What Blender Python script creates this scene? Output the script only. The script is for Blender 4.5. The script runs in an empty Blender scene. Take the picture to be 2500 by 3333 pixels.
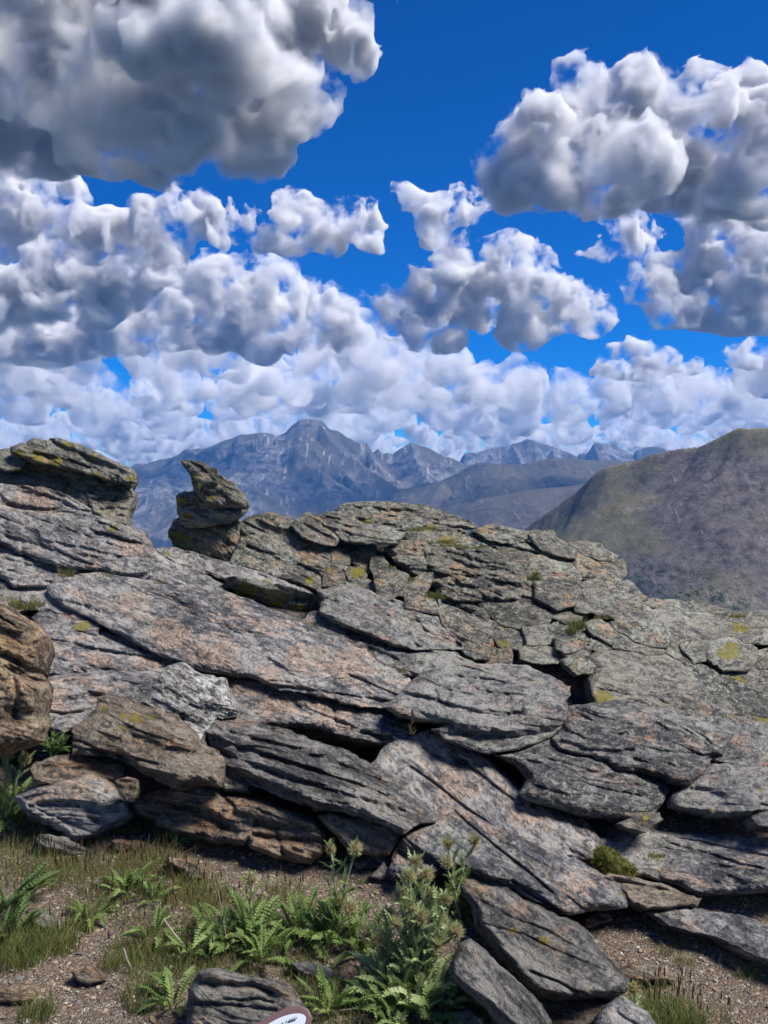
import bpy, bmesh, math, time
import numpy as np
from mathutils import Vector, Matrix

SC = bpy.context.scene
COL = SC.collection
T00 = time.time()

# ------------------------------------------------------------------ camera
# (x, y) below are always positions in the 2500 x 3333 photograph; at(x, y, Y) is the point on that line of sight Y metres ahead
PW, PH = 2500.0, 3333.0
FPX = 852 / 1024 * PH
HOR = 465 / 1024 * PH
PITCH = math.atan((PH / 2 - HOR) / FPX)
EYE = 1.95
cam = bpy.data.cameras.new('camera')
cam_ob = bpy.data.objects.new('camera', cam)
COL.objects.link(cam_ob)
cam.sensor_fit = 'VERTICAL'
cam.sensor_height = 36
cam.lens = 36 * FPX / PH
cam.clip_start = 0.05
cam.clip_end = 200000
cam_ob.rotation_euler = (math.pi / 2 - PITCH, 0, 0)
SC.camera = cam_ob
_cp, _sp = math.cos(PITCH), math.sin(PITCH)


def at(x, y, Y):
    x = np.asarray(x, float); y = np.asarray(y, float)
    a = (x - PW / 2) / FPX
    b = (PH / 2 - y) / FPX
    vy = _cp + b * _sp
    k = np.asarray(Y, float) / vy
    return np.stack(np.broadcast_arrays(a * k, vy * k, (-_sp + b * _cp) * k), -1)


# ------------------------------------------------------------------ sky, sun, exposure
SUN_EL, SUN_AZ = math.radians(55), math.radians(103)
w = bpy.data.worlds.new('World')
SC.world = w
w.use_nodes = True
nt = w.node_tree
bg = nt.nodes['Background']
sky = nt.nodes.new('ShaderNodeTexSky')
sky.sky_type = 'NISHITA'
sky.sun_disc = False
sky.sun_elevation = SUN_EL
sky.sun_rotation = SUN_AZ
sky.altitude = 3600
sky.air_density = 1.0
sky.dust_density = 0.1
sky.ozone_density = 3.0
hs = nt.nodes.new('ShaderNodeHueSaturation')
hs.inputs['Saturation'].default_value = 2.1
hs.inputs['Value'].default_value = 1.0
nt.links.new(sky.outputs[0], hs.inputs['Color'])
tint = nt.nodes.new('ShaderNodeMix')
tint.data_type = 'RGBA'
tint.blend_type = 'MULTIPLY'
tint.inputs[0].default_value = 1.0
tint.inputs[7].default_value = (0.34, 0.78, 1.12, 1)
nt.links.new(hs.outputs[0], tint.inputs[6])
nt.links.new(tint.outputs[2], bg.inputs[0])
bg.inputs[1].default_value = 0.085
sun = bpy.data.lights.new('sun', 'SUN')
sun_ob = bpy.data.objects.new('sun', sun)
COL.objects.link(sun_ob)
sun.energy = 5.0
sun.angle = math.radians(26)
sun.color = (1, 0.95, 0.88)
SUN_DIR = Vector((math.sin(SUN_AZ) * math.cos(SUN_EL), math.cos(SUN_AZ) * math.cos(SUN_EL), math.sin(SUN_EL)))
sun_ob.rotation_euler = SUN_DIR.to_track_quat('Z', 'Y').to_euler()
SC.view_settings.view_transform = 'Standard'
SC.view_settings.look = 'None'
SC.view_settings.exposure = 0.56
SC.view_settings.gamma = 1.0
SC.cycles.volume_bounces = 4
SC.cycles.max_bounces = 8
SC.cycles.diffuse_bounces = 3
SC.cycles.glossy_bounces = 2
SC.cycles.transparent_max_bounces = 24
SC.cycles.use_denoising = True
SC.cycles.use_adaptive_sampling = False

# ------------------------------------------------------------------ helpers
_rng = np.random.default_rng(3)
_TAB = _rng.random((64, 64, 64)).astype(np.float32).ravel()


def vn(p):
    """smooth value noise, -1..1, at points p (n x 3)"""
    p = np.asarray(p, np.float64)
    i = np.floor(p).astype(np.int64)
    f = (p - i).astype(np.float32)
    f = f * f * f * (f * (f * 6 - 15) + 10)
    i &= 63
    j = (i + 1) & 63
    x0, y0, z0 = i[:, 0] << 12, i[:, 1] << 6, i[:, 2]
    x1, y1, z1 = j[:, 0] << 12, j[:, 1] << 6, j[:, 2]
    fx, fy, fz = f[:, 0], f[:, 1], f[:, 2]
    t = _TAB

    def l(a, b, k):
        return a + (b - a) * k
    c00 = l(t[x0 | y0 | z0], t[x1 | y0 | z0], fx)
    c10 = l(t[x0 | y1 | z0], t[x1 | y1 | z0], fx)
    c01 = l(t[x0 | y0 | z1], t[x1 | y0 | z1], fx)
    c11 = l(t[x0 | y1 | z1], t[x1 | y1 | z1], fx)
    return l(l(c00, c10, fy), l(c01, c11, fy), fz) * 2 - 1


def v3(a, b, c):
    return np.stack(np.broadcast_arrays(np.asarray(a, float), np.asarray(b, float), np.asarray(c, float)), -1).reshape(-1, 3)


def fbm(a, b, c, octs=5, gain=0.5, lac=2.03, ridged=False):
    s = 0; amp = 1; f = 1
    for k in range(octs):
        n = vn(v3(np.asarray(a) * f + 13.7 * k, np.asarray(b) * f + 5.1 * k, np.asarray(c) * f + 9.2 * k))
        s = s + amp * ((1 - 2 * np.abs(n)) if ridged else n)
        amp *= gain; f *= lac
    return s


def sstep(a, b, x):
    t = np.clip((x - a) / (b - a), 0, 1)
    return t * t * (3 - 2 * t)


def mesh_np(name, verts, quads=None, tris=None, smooth=True):
    me = bpy.data.meshes.new(name)
    verts = np.ascontiguousarray(verts, np.float32)
    nq = 0 if quads is None else len(quads)
    ntr = 0 if tris is None else len(tris)
    loops = []
    if nq: loops.append(np.asarray(quads, np.int32).ravel())
    if ntr: loops.append(np.asarray(tris, np.int32).ravel())
    loops = np.concatenate(loops)
    me.vertices.add(len(verts)); me.vertices.foreach_set('co', verts.ravel())
    me.loops.add(len(loops)); me.loops.foreach_set('vertex_index', loops)
    me.polygons.add(nq + ntr)
    st = np.concatenate([np.arange(nq) * 4, nq * 4 + np.arange(ntr) * 3]).astype(np.int32)
    me.polygons.foreach_set('loop_start', st)
    me.polygons.foreach_set('use_smooth', np.full(nq + ntr, smooth, bool))
    me.update(calc_edges=True)
    me.validate()
    return me


def link(name, me, mat=None, parent=None, loc=(0, 0, 0)):
    ob = bpy.data.objects.new(name, me)
    COL.objects.link(ob)
    if mat is not None:
        me.materials.append(mat)
    ob.parent = parent
    ob.location = loc
    return ob


def tag(ob, label=None, cat=None, group=None, kind=None):
    if label: ob['label'] = label
    if cat: ob['category'] = cat
    if group: ob['group'] = group
    if kind: ob['kind'] = kind
    return ob


def empty(name, loc=(0, 0, 0)):
    o = bpy.data.objects.new(name, None)
    COL.objects.link(o)
    o.location = loc
    o.empty_display_size = 0.1
    return o


def attr(me, name, data, typ='FLOAT'):
    a = me.attributes.new(name, typ, 'POINT')
    key = {'FLOAT': 'value', 'FLOAT_VECTOR': 'vector', 'FLOAT_COLOR': 'color'}[typ]
    a.data.foreach_set(key, np.ascontiguousarray(data, np.float32).ravel())


class NT:
    """small node-tree writer"""
    def __init__(self, name):
        self.mat = bpy.data.materials.new(name)
        self.mat.use_nodes = True
        self.t = self.mat.node_tree
        self.t.nodes.clear()
        self.out = self.t.nodes.new('ShaderNodeOutputMaterial')

    def n(self, typ, **kw):
        nd = self.t.nodes.new(typ)
        for k, v in kw.items():
            setattr(nd, k, v)
        return nd

    def put(self, sock, v):
        if hasattr(v, 'links') or isinstance(v, bpy.types.NodeSocket):
            self.t.links.new(v, sock)
        elif isinstance(v, (tuple, list)) and len(v) == 3 and sock.type == 'RGBA':
            sock.default_value = (*v, 1)
        else:
            sock.default_value = v

    def attr(self, name, out='Fac'):
        nd = self.n('ShaderNodeAttribute', attribute_name=name)
        return nd.outputs[out]

    def noise(self, vec, scale, detail=4, rough=0.55, dist=0.0):
        nd = self.n('ShaderNodeTexNoise')
        self.put(nd.inputs['Vector'], vec)
        nd.inputs['Scale'].default_value = scale
        nd.inputs['Detail'].default_value = detail
        nd.inputs['Roughness'].default_value = rough
        nd.inputs['Distortion'].default_value = dist
        return nd.outputs['Fac']

    def voro(self, vec, scale, out='Distance', feature='F1'):
        nd = self.n('ShaderNodeTexVoronoi', feature=feature)
        self.put(nd.inputs['Vector'], vec)
        nd.inputs['Scale'].default_value = scale
        return nd.outputs[out]

    def map(self, vec, scale=(1, 1, 1), rot=(0, 0, 0), loc=(0, 0, 0)):
        nd = self.n('ShaderNodeMapping')
        self.put(nd.inputs['Vector'], vec)
        nd.inputs['Scale'].default_value = scale
        nd.inputs['Rotation'].default_value = rot
        nd.inputs['Location'].default_value = loc
        return nd.outputs[0]

    def math(self, op, a, b=0.0, c=0.0, clamp=False):
        nd = self.n('ShaderNodeMath', operation=op, use_clamp=clamp)
        self.put(nd.inputs[0], a); self.put(nd.inputs[1], b); self.put(nd.inputs[2], c)
        return nd.outputs[0]

    def step(self, x, lo, hi, a=0.0, b=1.0):
        nd = self.n('ShaderNodeMapRange', interpolation_type='SMOOTHSTEP')
        self.put(nd.inputs[0], x)
        self.put(nd.inputs[1], lo); self.put(nd.inputs[2], hi); self.put(nd.inputs[3], a); self.put(nd.inputs[4], b)
        return nd.outputs[0]

    def mix(self, f, a, b, mode='MIX'):
        nd = self.n('ShaderNodeMix', data_type='RGBA', blend_type=mode)
        self.put(nd.inputs[0], f); self.put(nd.inputs[6], a); self.put(nd.inputs[7], b)
        return nd.outputs[2]

    def ramp(self, x, stops):
        nd = self.n('ShaderNodeValToRGB')
        cr = nd.color_ramp
        while len(cr.elements) < len(stops):
            cr.elements.new(0.5)
        for e, (p, c) in zip(cr.elements, stops):
            e.position = p
            e.color = (*c, 1)
        self.put(nd.inputs[0], x)
        return nd.outputs[0]

    def bsdf(self, col, rough=0.85, bump=None, dist=0.01, strength=1.0, spec=0.25, sub=None):
        p = self.n('ShaderNodeBsdfPrincipled')
        self.put(p.inputs['Base Color'], col)
        self.put(p.inputs['Roughness'], rough)
        p.inputs['Specular IOR Level'].default_value = spec
        if bump is not None:
            b = self.n('ShaderNodeBump')
            b.inputs['Distance'].default_value = dist
            b.inputs['Strength'].default_value = strength
            self.put(b.inputs['Height'], bump)
            self.t.links.new(b.outputs[0], p.inputs['Normal'])
        self.t.links.new(p.outputs[0], self.out.inputs['Surface'])
        return p

    def pos(self):
        return self.n('ShaderNodeNewGeometry').outputs['Position']

    def normal(self):
        return self.n('ShaderNodeNewGeometry').outputs['Normal']
# ------------------------------------------------------------------ far mountains
def seg_dist(px, py, pts):
    """distance from points to a polyline (n x 2), with parameter-interpolated extra columns"""
    best = np.full(px.shape, 1e18); val = np.zeros(px.shape)
    for (a, b) in zip(pts[:-1], pts[1:]):
        d = b[:2] - a[:2]
        L = max(d @ d, 1e-9)
        t = np.clip(((px - a[0]) * d[0] + (py - a[1]) * d[1]) / L, 0, 1)
        q = (px - a[0] - t * d[0]) ** 2 + (py - a[1] - t * d[1]) ** 2
        m = q < best
        best = np.where(m, q, best)
        val = np.where(m, a[2] + t * (b[2] - a[2]), val)
    return np.sqrt(best), val


def ridge_terrain(name, ridges, box, step, mat, floor, noise, seed, blur=2):
    """a mountain: ground falling away from 3-D ridge lines [(points, slope)], box = x0, x1, y0, y1 in metres"""
    x0, x1, y0, y1 = box
    nx = int((x1 - x0) / step[0]); ny = int((y1 - y0) / step[1])
    X, Y = np.meshgrid(np.linspace(x0, x1, nx), np.linspace(y0, y1, ny), indexing='ij')
    px, py = X.ravel(), Y.ravel()
    s = noise[1]
    kw_ = 0.35 if noise[0] > 0 else 0.08
    wx = fbm(px / (s * 2), py / (s * 2), seed, 3) * s * kw_
    wy = fbm(px / (s * 2), py / (s * 2), seed + 31, 3) * s * kw_
    Z = np.full(px.shape, -1e9); near = np.full(px.shape, 1e9)
    for pts, slope, curve in ridges:
        p3 = at(pts[:, 0], pts[:, 1], pts[:, 2])
        d, z = seg_dist(px, py, p3)
        d2, z2 = seg_dist(px + wx * sstep(0, s, d), py + wy * sstep(0, s, d), p3)
        h = z2 - slope * np.maximum(d2, 0) * (1 + curve * np.exp(-d2 / 350)) / (1 + d2 / 14000)
        m = h > Z
        k = 60.0
        Z = np.where(np.abs(h - Z) < k * 3, np.maximum(h, Z) + 0 * Z, np.maximum(h, Z))
        near = np.where(m, d, near)
    g = sstep(0, noise[2], near)
    Zb = Z.reshape(nx, ny)
    for k in range(3):                       # weathering rounds the creases between spurs
        for axis in (0, 1):
            rad = blur
            c = np.cumsum(np.pad(Zb, [(rad + 1, rad) if a_ == axis else (0, 0) for a_ in (0, 1)], mode='edge'), axis)
            n_ = Zb.shape[axis]
            Zb = (np.take(c, np.arange(2 * rad + 1, 2 * rad + 1 + n_), axis) - np.take(c, np.arange(0, n_), axis)) / (2 * rad + 1)
    Z = Z * (1 - g) + Zb.ravel() * g
    Z = Z + abs(noise[0]) * g * fbm(px / s, py / s, seed + 3, 6, 0.52, ridged=noise[0] > 0) * 0.5
    Z = Z + noise[3] * fbm(px / (step[0] * 5), py / (step[0] * 5), seed + 8, 3) * (0.35 + 0.65 * g)
    ex = np.minimum(np.minimum(px - x0, x1 - px) / (0.09 * (x1 - x0)), np.minimum(py - y0, y1 - py) / (0.07 * (y1 - y0)))
    Z = Z - 1500 * (1 - sstep(0, 1, ex))         # runs out into the valley on every side
    Z = np.maximum(Z, floor)
    v = np.stack([px, py, Z], 1)
    i = np.arange(nx * ny).reshape(nx, ny)
    q = np.stack([i[:-1, :-1], i[1:, :-1], i[1:, 1:], i[:-1, 1:]], -1).reshape(-1, 4)
    me = mesh_np(name, v, q)
    ob = link(name, me, mat)
    return tag(ob, kind='structure')


def P(s, Y):
    a = np.array([float(t) for t in s.replace(',', ' ').split()]).reshape(-1, 2)
    return np.column_stack([a, np.full(len(a), Y) if np.isscalar(Y) else np.linspace(Y[0], Y[1], len(a))])


def mountain_mat(name, rock, scree, tundra, shrub, sc, shrub_amt=0.0, speck=0.0):
    n = NT(name)
    pos = n.pos()
    nz = n.n('ShaderNodeSeparateXYZ'); n.put(nz.inputs[0], n.normal())
    steep = n.math('SUBTRACT', 1.0, nz.outputs[2])
    big = n.noise(n.map(pos, (1, .6, 1), (0, 0, .6)), 0.0011 * (sc if sc < 4 else 3.0), 6, 0.62)
    mid = n.noise(pos, 0.006 * sc, 6, 0.65)
    fine = n.noise(pos, 0.035 * sc, 5, 0.7)
    c = n.mix(n.step(mid, 0.35, 0.68), scree, rock)
    c = n.mix(n.step(n.math('ADD', big, n.math('MULTIPLY', fine, 0.35)), 0.56, 0.78), c, tundra)
    streak = n.noise(n.map(pos, (1, 0.16, 0.16), (0, 0, 0.5)), 0.011 * sc, 5, 0.7)
    c = n.mix(n.math('MULTIPLY', n.step(streak, 0.56, 0.68), 0.55), c, tuple(min(1, t * 2.2) for t in scree))
    c = n.mix(n.math('MULTIPLY', n.step(n.math('ADD', steep, n.math('MULTIPLY', mid, 0.3)), 0.45, 0.65), 0.7), c, rock)
    if shrub_amt:
        sp = n.noise(n.map(pos, (1, 0.5, 1), (0, 0, 0.7)), 0.012 * sc, 6, 0.7)
        c = n.mix(n.math('MULTIPLY', n.attr('shrub'), n.step(sp, 0.50, 0.56)), c, shrub)
    if speck:
        v = n.voro(pos, 0.11 * sc)
        big2 = n.noise(pos, 0.004 * sc, 4)
        c = n.mix(n.math('MULTIPLY', n.step(v, 0.40, 0.24), n.step(n.math('ADD', big2, n.math('MULTIPLY', fine, .6)), 0.66, 0.86)), c, (0.34, 0.32, 0.30))
        c = n.mix(n.math('MULTIPLY', n.step(fine, 0.58, 0.78), 0.3), c, tuple(t * 0.45 for t in rock))
    n.bsdf(c, 0.95, n.math('ADD', n.math('MULTIPLY', mid, 2.0), fine), dist=22 / sc, strength=0.9, spec=0.05)
    return n.mat


M_far = mountain_mat('far_mountain_rock', (0.028, 0.031, 0.038), (0.25, 0.235, 0.225), (0.10, 0.09, 0.07), (0.03, 0.045, 0.02), 1.0)
M_hill = mountain_mat('tundra_hill', (0.06, 0.052, 0.048), (0.115, 0.10, 0.08), (0.10, 0.088, 0.06), (0.03, 0.045, 0.02), 1.3)
M_slope = mountain_mat('scree_slope', (0.065, 0.055, 0.052), (0.15, 0.125, 0.11), (0.16, 0.14, 0.07), (0.016, 0.036, 0.022), 6.0, 1.0, 1.0)

sky_longs = P('250,1600 330,1570 430,1527 480,1505 525,1492 560,1487 570,1485 590,1470 615,1461 650,1456 657,1459 690,1450 720,1435 755,1425 780,1412 800,1412 835,1407 865,1406 890,1412 899,1420 905,1415 930,1405 940,1392 950,1382 960,1375 975,1363 1010,1362 1045,1364 1055,1372 1065,1387 1075,1395 1100,1400 1115,1410 1130,1422 1140,1424 1150,1432 1175,1442 1190,1440 1197,1441 1201,1452 1208,1462 1214,1470 1222,1465 1230,1455 1236,1466 1250,1473 1262,1470 1277,1476 1295,1462 1320,1447 1342,1438 1365,1447 1400,1457 1425,1472 1450,1482 1475,1491 1500,1502 1560,1530', 14000)
spurs = [
    (sky_longs, 0.62, 0.9),
    (P('905,1445 850,1490 760,1545 660,1620 560,1700 480,1760', (13600, 9500)), 0.42, 0.3),
    (P('925,1440 1000,1500 1090,1570 1180,1640 1300,1700', (13600, 10500)), 0.5, 0.2),
    (P('1045,1380 1075,1430 1130,1480 1210,1530 1300,1590', (13900, 11800)), 0.6, 0.6),
    (P('1342,1445 1350,1490 1390,1545 1420,1600', (13900, 12000)), 0.7, 0.6),
    (P('1200,1465 1240,1530 1290,1590', (13900, 12400)), 0.7, 0.5),
    (P('780,1418 770,1450 740,1480', (13900, 13200)), 0.8, 0.5),
    (P('840,1412 850,1445 840,1475', (13900, 13300)), 0.9, 0.5),
    (P('470,1512 420,1600 360,1720', (13600, 10500)), 0.4, 0.2),
]
ridge_terrain('mountain', spurs, (-6500, 2300, 9300, 15500), (20, 30), M_far, -1500, (330, 1150, 500, 16), 5)
back = [
    (P('1440,1540 1475,1510 1495,1492 1502,1482 1520,1472 1550,1471 1580,1464 1615,1454 1655,1451 1670,1442 1700,1435 1715,1427 1730,1430 1760,1440 1800,1452 1840,1467 1880,1484 1885,1476 1897,1474 1910,1475 1920,1462 1930,1446 1937,1440 1970,1442 2000,1447 2020,1454 2045,1470 2060,1481 2068,1467 2101,1454 2132,1451 2173,1462 2300,1480 2500,1480', 16500), 0.62, 1.2),
    (P('1670,1450 1690,1490 1700,1520', (16400, 15200)), 0.7, 0.6),
    (P('1937,1450 1950,1490', (16400, 15500)), 0.8, 0.6),
    (P('1800,1460 1810,1500', (16400, 15500)), 0.7, 0.6),
]
ridge_terrain('mountain', back, (900, 8200, 14200, 17600), (20, 30), M_far, -1500, (200, 900, 500, 14), 9)
hill = [
    (P('1250,1690 1315,1635 1365,1600 1425,1570 1480,1545 1520,1522 1550,1509 1580,1505 1650,1512 1700,1512 1760,1497 1800,1490 1875,1492 1950,1500 2050,1500 2200,1510', 10800), 0.30, 0.3),
    (P('1650,1515 1620,1560 1600,1620', (10700, 9700)), 0.32, 0.2),
    (P('1800,1495 1850,1550 1860,1600', (10700, 9700)), 0.4, 0.3),
    (P('1440,1565 1400,1640', (10700, 9700)), 0.3, 0.2),
]
ridge_terrain('hill', hill, (-400, 5200, 8600, 11800), (18, 26), M_hill, -1500, (120, 800, 500, 6), 14)
hill2 = [
    (P('1380,1700 1450,1665 1510,1642 1580,1620 1650,1610 1700,1597 1750,1590 1825,1585 1895,1575 2000,1570 2200,1570', 8200), 0.24, 0.2),
    (P('1750,1592 1700,1660 1680,1740', (8200, 7200)), 0.26, 0.2),
]
ridge_terrain('hill', hill2, (0, 4200, 6600, 9000), (18, 26), M_hill, -1500, (45, 700, 500, 4), 17)
slope = [
    (P('1560,1850 1640,1770 1710,1718 1777,1669 1823,1639 1890,1586 1928,1549 1951,1530 1988,1515 2049,1503 2109,1481 2154,1470 2215,1458 2275,1453 2305,1439 2343,1420 2403,1390 2433,1394 2500,1390 2600,1380 2800,1350 3100,1330', (2900, 2300)), 0.85, 0.0),
    (P('2380,1860 2420,1890 2480,1925 2600,1960', (2050, 1900)), 0.9, 0.6),
]
sl = ridge_terrain('scree_slope', slope, (-450, 2600, 1000, 3500), (6.3, 8.5), M_slope, -1500, (-34, 300, 160, 2.0), 21, blur=16)
_v = np.empty(len(sl.data.vertices) * 3, np.float32); sl.data.vertices.foreach_get('co', _v); _v = _v.reshape(-1, 3)
_px = PW / 2 + _v[:, 0] / _v[:, 1] * FPX
_py = HOR - _v[:, 2] / _v[:, 1] * FPX
_d = np.minimum(np.hypot((_px - 2120) / 200, (_py - 1900) / 75), np.hypot((_px - 2300) / 200, (_py - 1960) / 60))
attr(sl.data, 'shrub', sstep(1.3, 0.5, _d))
# valley floor: one sheet to the horizon
n = NT('valley_forest')
pos = n.pos()
n.bsdf(n.mix(n.noise(pos, 0.002, 6, 0.6), (0.03, 0.04, 0.025), (0.10, 0.09, 0.06)), 0.95, spec=0.05)
_k = np.linspace(-1, 1, 41)
_gx, _gy = np.meshgrid(_k * 90000, _k * 90000, indexing='ij')
_i = np.arange(41 * 41).reshape(41, 41)
me = mesh_np('valley', np.stack([_gx.ravel(), _gy.ravel(), np.full(_gx.size, -1400.0)], 1), np.stack([_i[:-1, :-1], _i[1:, :-1], _i[1:, 1:], _i[:-1, 1:]], -1).reshape(-1, 4))
tag(link('valley', me, n.mat), kind='structure')

# ------------------------------------------------------------------ haze: the air between here and the mountains
def build_haze():
    bm = bmesh.new()
    bmesh.ops.create_cube(bm, size=1.0, matrix=Matrix.Translation((0, 8000, -160)) @ Matrix.Diagonal((44000, 22000, 2482, 1)))
    me = bpy.data.meshes.new('haze'); bm.to_mesh(me); bm.free()
    n = NT('haze_air')
    v = n.n('ShaderNodeVolumePrincipled')
    v.inputs['Color'].default_value = (0.12, 0.42, 1.0, 1)
    v.inputs['Density'].default_value = 3.0e-5
    v.inputs['Anisotropy'].default_value = 0.0
    n.t.links.new(v.outputs[0], n.out.inputs['Volume'])
    tag(link('haze', me, n.mat), kind='stuff')
build_haze()

# ------------------------------------------------------------------ clouds: closed shells of drifting water droplets
def surface_nets(F, org, h):
    S = F < 0
    nx, ny, nz = F.shape
    c = [(i, j, k) for i in (0, 1) for j in (0, 1) for k in (0, 1)]
    cnt = sum(S[i:nx - 1 + i, j:ny - 1 + j, k:nz - 1 + k].astype(np.int8) for i, j, k in c)
    act = np.argwhere((cnt > 0) & (cnt < 8))
    idx = np.full((nx - 1, ny - 1, nz - 1), -1, np.int64)
    idx[act[:, 0], act[:, 1], act[:, 2]] = np.arange(len(act))
    acc = np.zeros((len(act), 3)); num = np.zeros(len(act))
    for a in c:
        for ax in range(3):
            if a[ax]: continue
            b = list(a); b[ax] = 1
            fa = F[act[:, 0] + a[0], act[:, 1] + a[1], act[:, 2] + a[2]]
            fb = F[act[:, 0] + b[0], act[:, 1] + b[1], act[:, 2] + b[2]]
            m = (fa < 0) != (fb < 0)
            t = np.where(m, fa / np.where(m, fa - fb, 1), 0)
            p = np.tile(np.array(a, float), (len(act), 1)); p[:, ax] = t
            acc += p * m[:, None]; num += m
    V = (act + acc / num[:, None]) * h + org
    Q = []
    for ax in range(3):
        o = [0, 1, 2]; o.remove(ax)
        sl0 = [slice(None)] * 3; sl1 = [slice(None)] * 3
        sl0[ax] = slice(0, -1); sl1[ax] = slice(1, None)
        for k in o:
            sl0[k] = slice(1, -1); sl1[k] = slice(1, -1)
        s0, s1 = S[tuple(sl0)], S[tuple(sl1)]
        e = np.argwhere(s0 != s1)
        flip = s0[e[:, 0], e[:, 1], e[:, 2]]
        e = e.copy()
        for k in o: e[:, k] += 1
        u, v = o
        q = []
        for du, dv in ((1, 1), (0, 1), (0, 0), (1, 0)):
            g = e.copy(); g[:, u] -= du; g[:, v] -= dv
            q.append(idx[g[:, 0], g[:, 1], g[:, 2]])
        q = np.stack(q, 1)
        if ax == 1: flip = ~flip
        q[~flip] = q[~flip][:, ::-1]
        Q.append(q)
    return V, np.concatenate(Q)


_cloud_mats = {}


def cloud_mesh(blobs, D, base_row, vox_px, seed, depth=1.0, sub=6, amp=1.0, base_z=None, wob=3.0):
    """blobs (x, y, r) in the photograph, D metres away; flat base at the height seen at base_row"""
    r = np.random.default_rng(seed)
    m = D / FPX
    h = vox_px * m
    base = base_z if base_z is not None else D * (HOR - base_row) / FPX
    cs, rs = [], []
    for b in blobs:
        x, y, rp = b[:3]
        Y = D + (r.uniform(-1, 1) * depth * rp * m if len(b) < 4 else b[3])
        c0 = at(x, y, Y)
        R = rp * m
        cs.append(c0); rs.append(R * 1.02)
        for k in range(sub):
            u = r.normal(size=3); u /= np.linalg.norm(u)
            cs.append(c0 + u * R * r.uniform(0.55, 0.8)); rs.append(R * r.uniform(0.32, 0.62))
    cs = np.array(cs); rs = np.array(rs)
    pad = 6 * h
    lo = (cs - rs[:, None]).min(0) - pad; hi = (cs + rs[:, None]).max(0) + pad
    lo[2] = max(lo[2], base - 8 * h)
    dims = np.ceil((hi - lo) / h).astype(int) + 1
    F = np.full(tuple(dims), 6 * h * 4, np.float32)
    ax = [lo[k] + np.arange(dims[k]) * h for k in range(3)]
    kk = 5 * h
    for c, R in zip(cs, rs):
        a = [np.clip(np.searchsorted(ax[k], [c[k] - R - 6 * kk / 2, c[k] + R + 6 * kk / 2]), 0, dims[k]) for k in range(3)]
        s = tuple(slice(p, q) for p, q in a)
        if any(q <= p for p, q in a): continue
        d = np.sqrt((ax[0][s[0]] - c[0])[:, None, None] ** 2 + (ax[1][s[1]] - c[1])[None, :, None] ** 2 + (ax[2][s[2]] - c[2])[None, None, :] ** 2) - R
        o = F[s]
        t = np.clip(0.5 + 0.5 * (o - d) / kk, 0, 1)
        F[s] = o * (1 - t) + d * t - kk * t * (1 - t)
    band = np.argwhere(np.abs(F) < 17 * h * amp)
    p = np.stack([ax[k][band[:, k]] for k in range(3)], 1)
    q = p / h
    disp = np.zeros(len(q), np.float32)
    hz = np.clip((p[:, 2] - base) / (20 * h), 0.3, 1)
    for lam, am in ((26, 5.0), (12, 3.6), (5.6, 2.3), (2.8, 1.1)):
        nn = vn(q / lam + seed * 7.31 + lam)
        disp += (0.62 - np.abs(nn) * 2.0) * am
    F[band[:, 0], band[:, 1], band[:, 2]] -= disp * h * amp * hz
    zz = ax[2][None, None, :]
    wv = vn(v3(*np.meshgrid(ax[0] / (12 * h), ax[1] / (12 * h), [seed], indexing='ij'))).reshape(dims[0], dims[1], 1) * wob * h
    F = np.maximum(F, (base + wv - zz) * 0.8)
    for k in range(3):
        s = [slice(None)] * 3
        s[k] = 0; F[tuple(s)] = h
        s[k] = -1; F[tuple(s)] = h
    return surface_nets(F, lo, h)


def cloud_mat(dens, D, feat=95):
    """water droplets, thicker and thinner in billows"""
    key = '%.2e' % dens
    if key not in _cloud_mats:
        n = NT('cloud_droplets')
        v = n.n('ShaderNodeVolumePrincipled')
        v.inputs['Color'].default_value = (0.995, 0.995, 1.0, 1)
        v.inputs['Anisotropy'].default_value = 0.0
        f = n.noise(n.pos(), FPX / (D * feat), 9, 0.57, 0.2)
        n.put(v.inputs['Density'], n.step(f, 0.44, 0.66, 0.0, 3.2 * dens))
        n.t.links.new(v.outputs[0], n.out.inputs['Volume'])
        n.mat.cycles.volume_step_rate = 0.35
        _cloud_mats[key] = n.mat
    return _cloud_mats[key]


def B(s):
    return [tuple(float(v) for v in t.split(',')) for t in s.split()]


def cloud(label, blobs, D, base_row, vox=5.0, seed=1, mfp=34, feat=95, **kw):
    V, Q = cloud_mesh(B(blobs), D, base_row, vox, seed, **kw)
    c = V.mean(0); c[2] = V[:, 2].min()
    me = mesh_np('cloud', V - c, Q)
    ob = link('cloud', me, cloud_mat(FPX / (mfp * D), D, feat), loc=c)
    tag(ob, label, 'cloud', 'cumulus clouds in the sky')
    return len(V)


cloud('huge dark grey cloud filling the upper corner above the cap slab', '-100,100,260 150,60,260 400,40,260 650,30,240 900,40,200 1080,80,140 1170,20,80 1150,150,80 1050,230,90 950,300,110 800,330,150 600,330,170 400,330,200 150,350,200 -50,420,180 150,480,110 300,520,70 500,470,110 650,480,110 800,480,110 860,520,70 780,560,50', 3300, 600, 13, 1, 42, depth=1.6, feat=260)
cloud('big bright topped cumulus with flat grey base over the scree slope', '1750,420,110 1900,350,130 2070,330,130 2220,380,110 2400,420,140 2560,480,160 1680,580,100 1640,560,70 1850,560,140 2050,540,150 2250,560,150 2450,600,150 1760,650,80 2000,660,100 2300,660,90 2500,670,90', 5500, 700, 9, 2, 40, depth=1.4, feat=150)
cloud('shaded cumulus hanging just under the big flat based cloud', '1960,790,55 2050,800,80 2150,850,90 2300,800,90 2450,790,80 2100,900,80 2250,930,110 2400,900,120 2540,900,120 2200,1020,80 2350,1030,80 2480,1040,80', 9000, 1090, 8.5, 3, 34)
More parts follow.
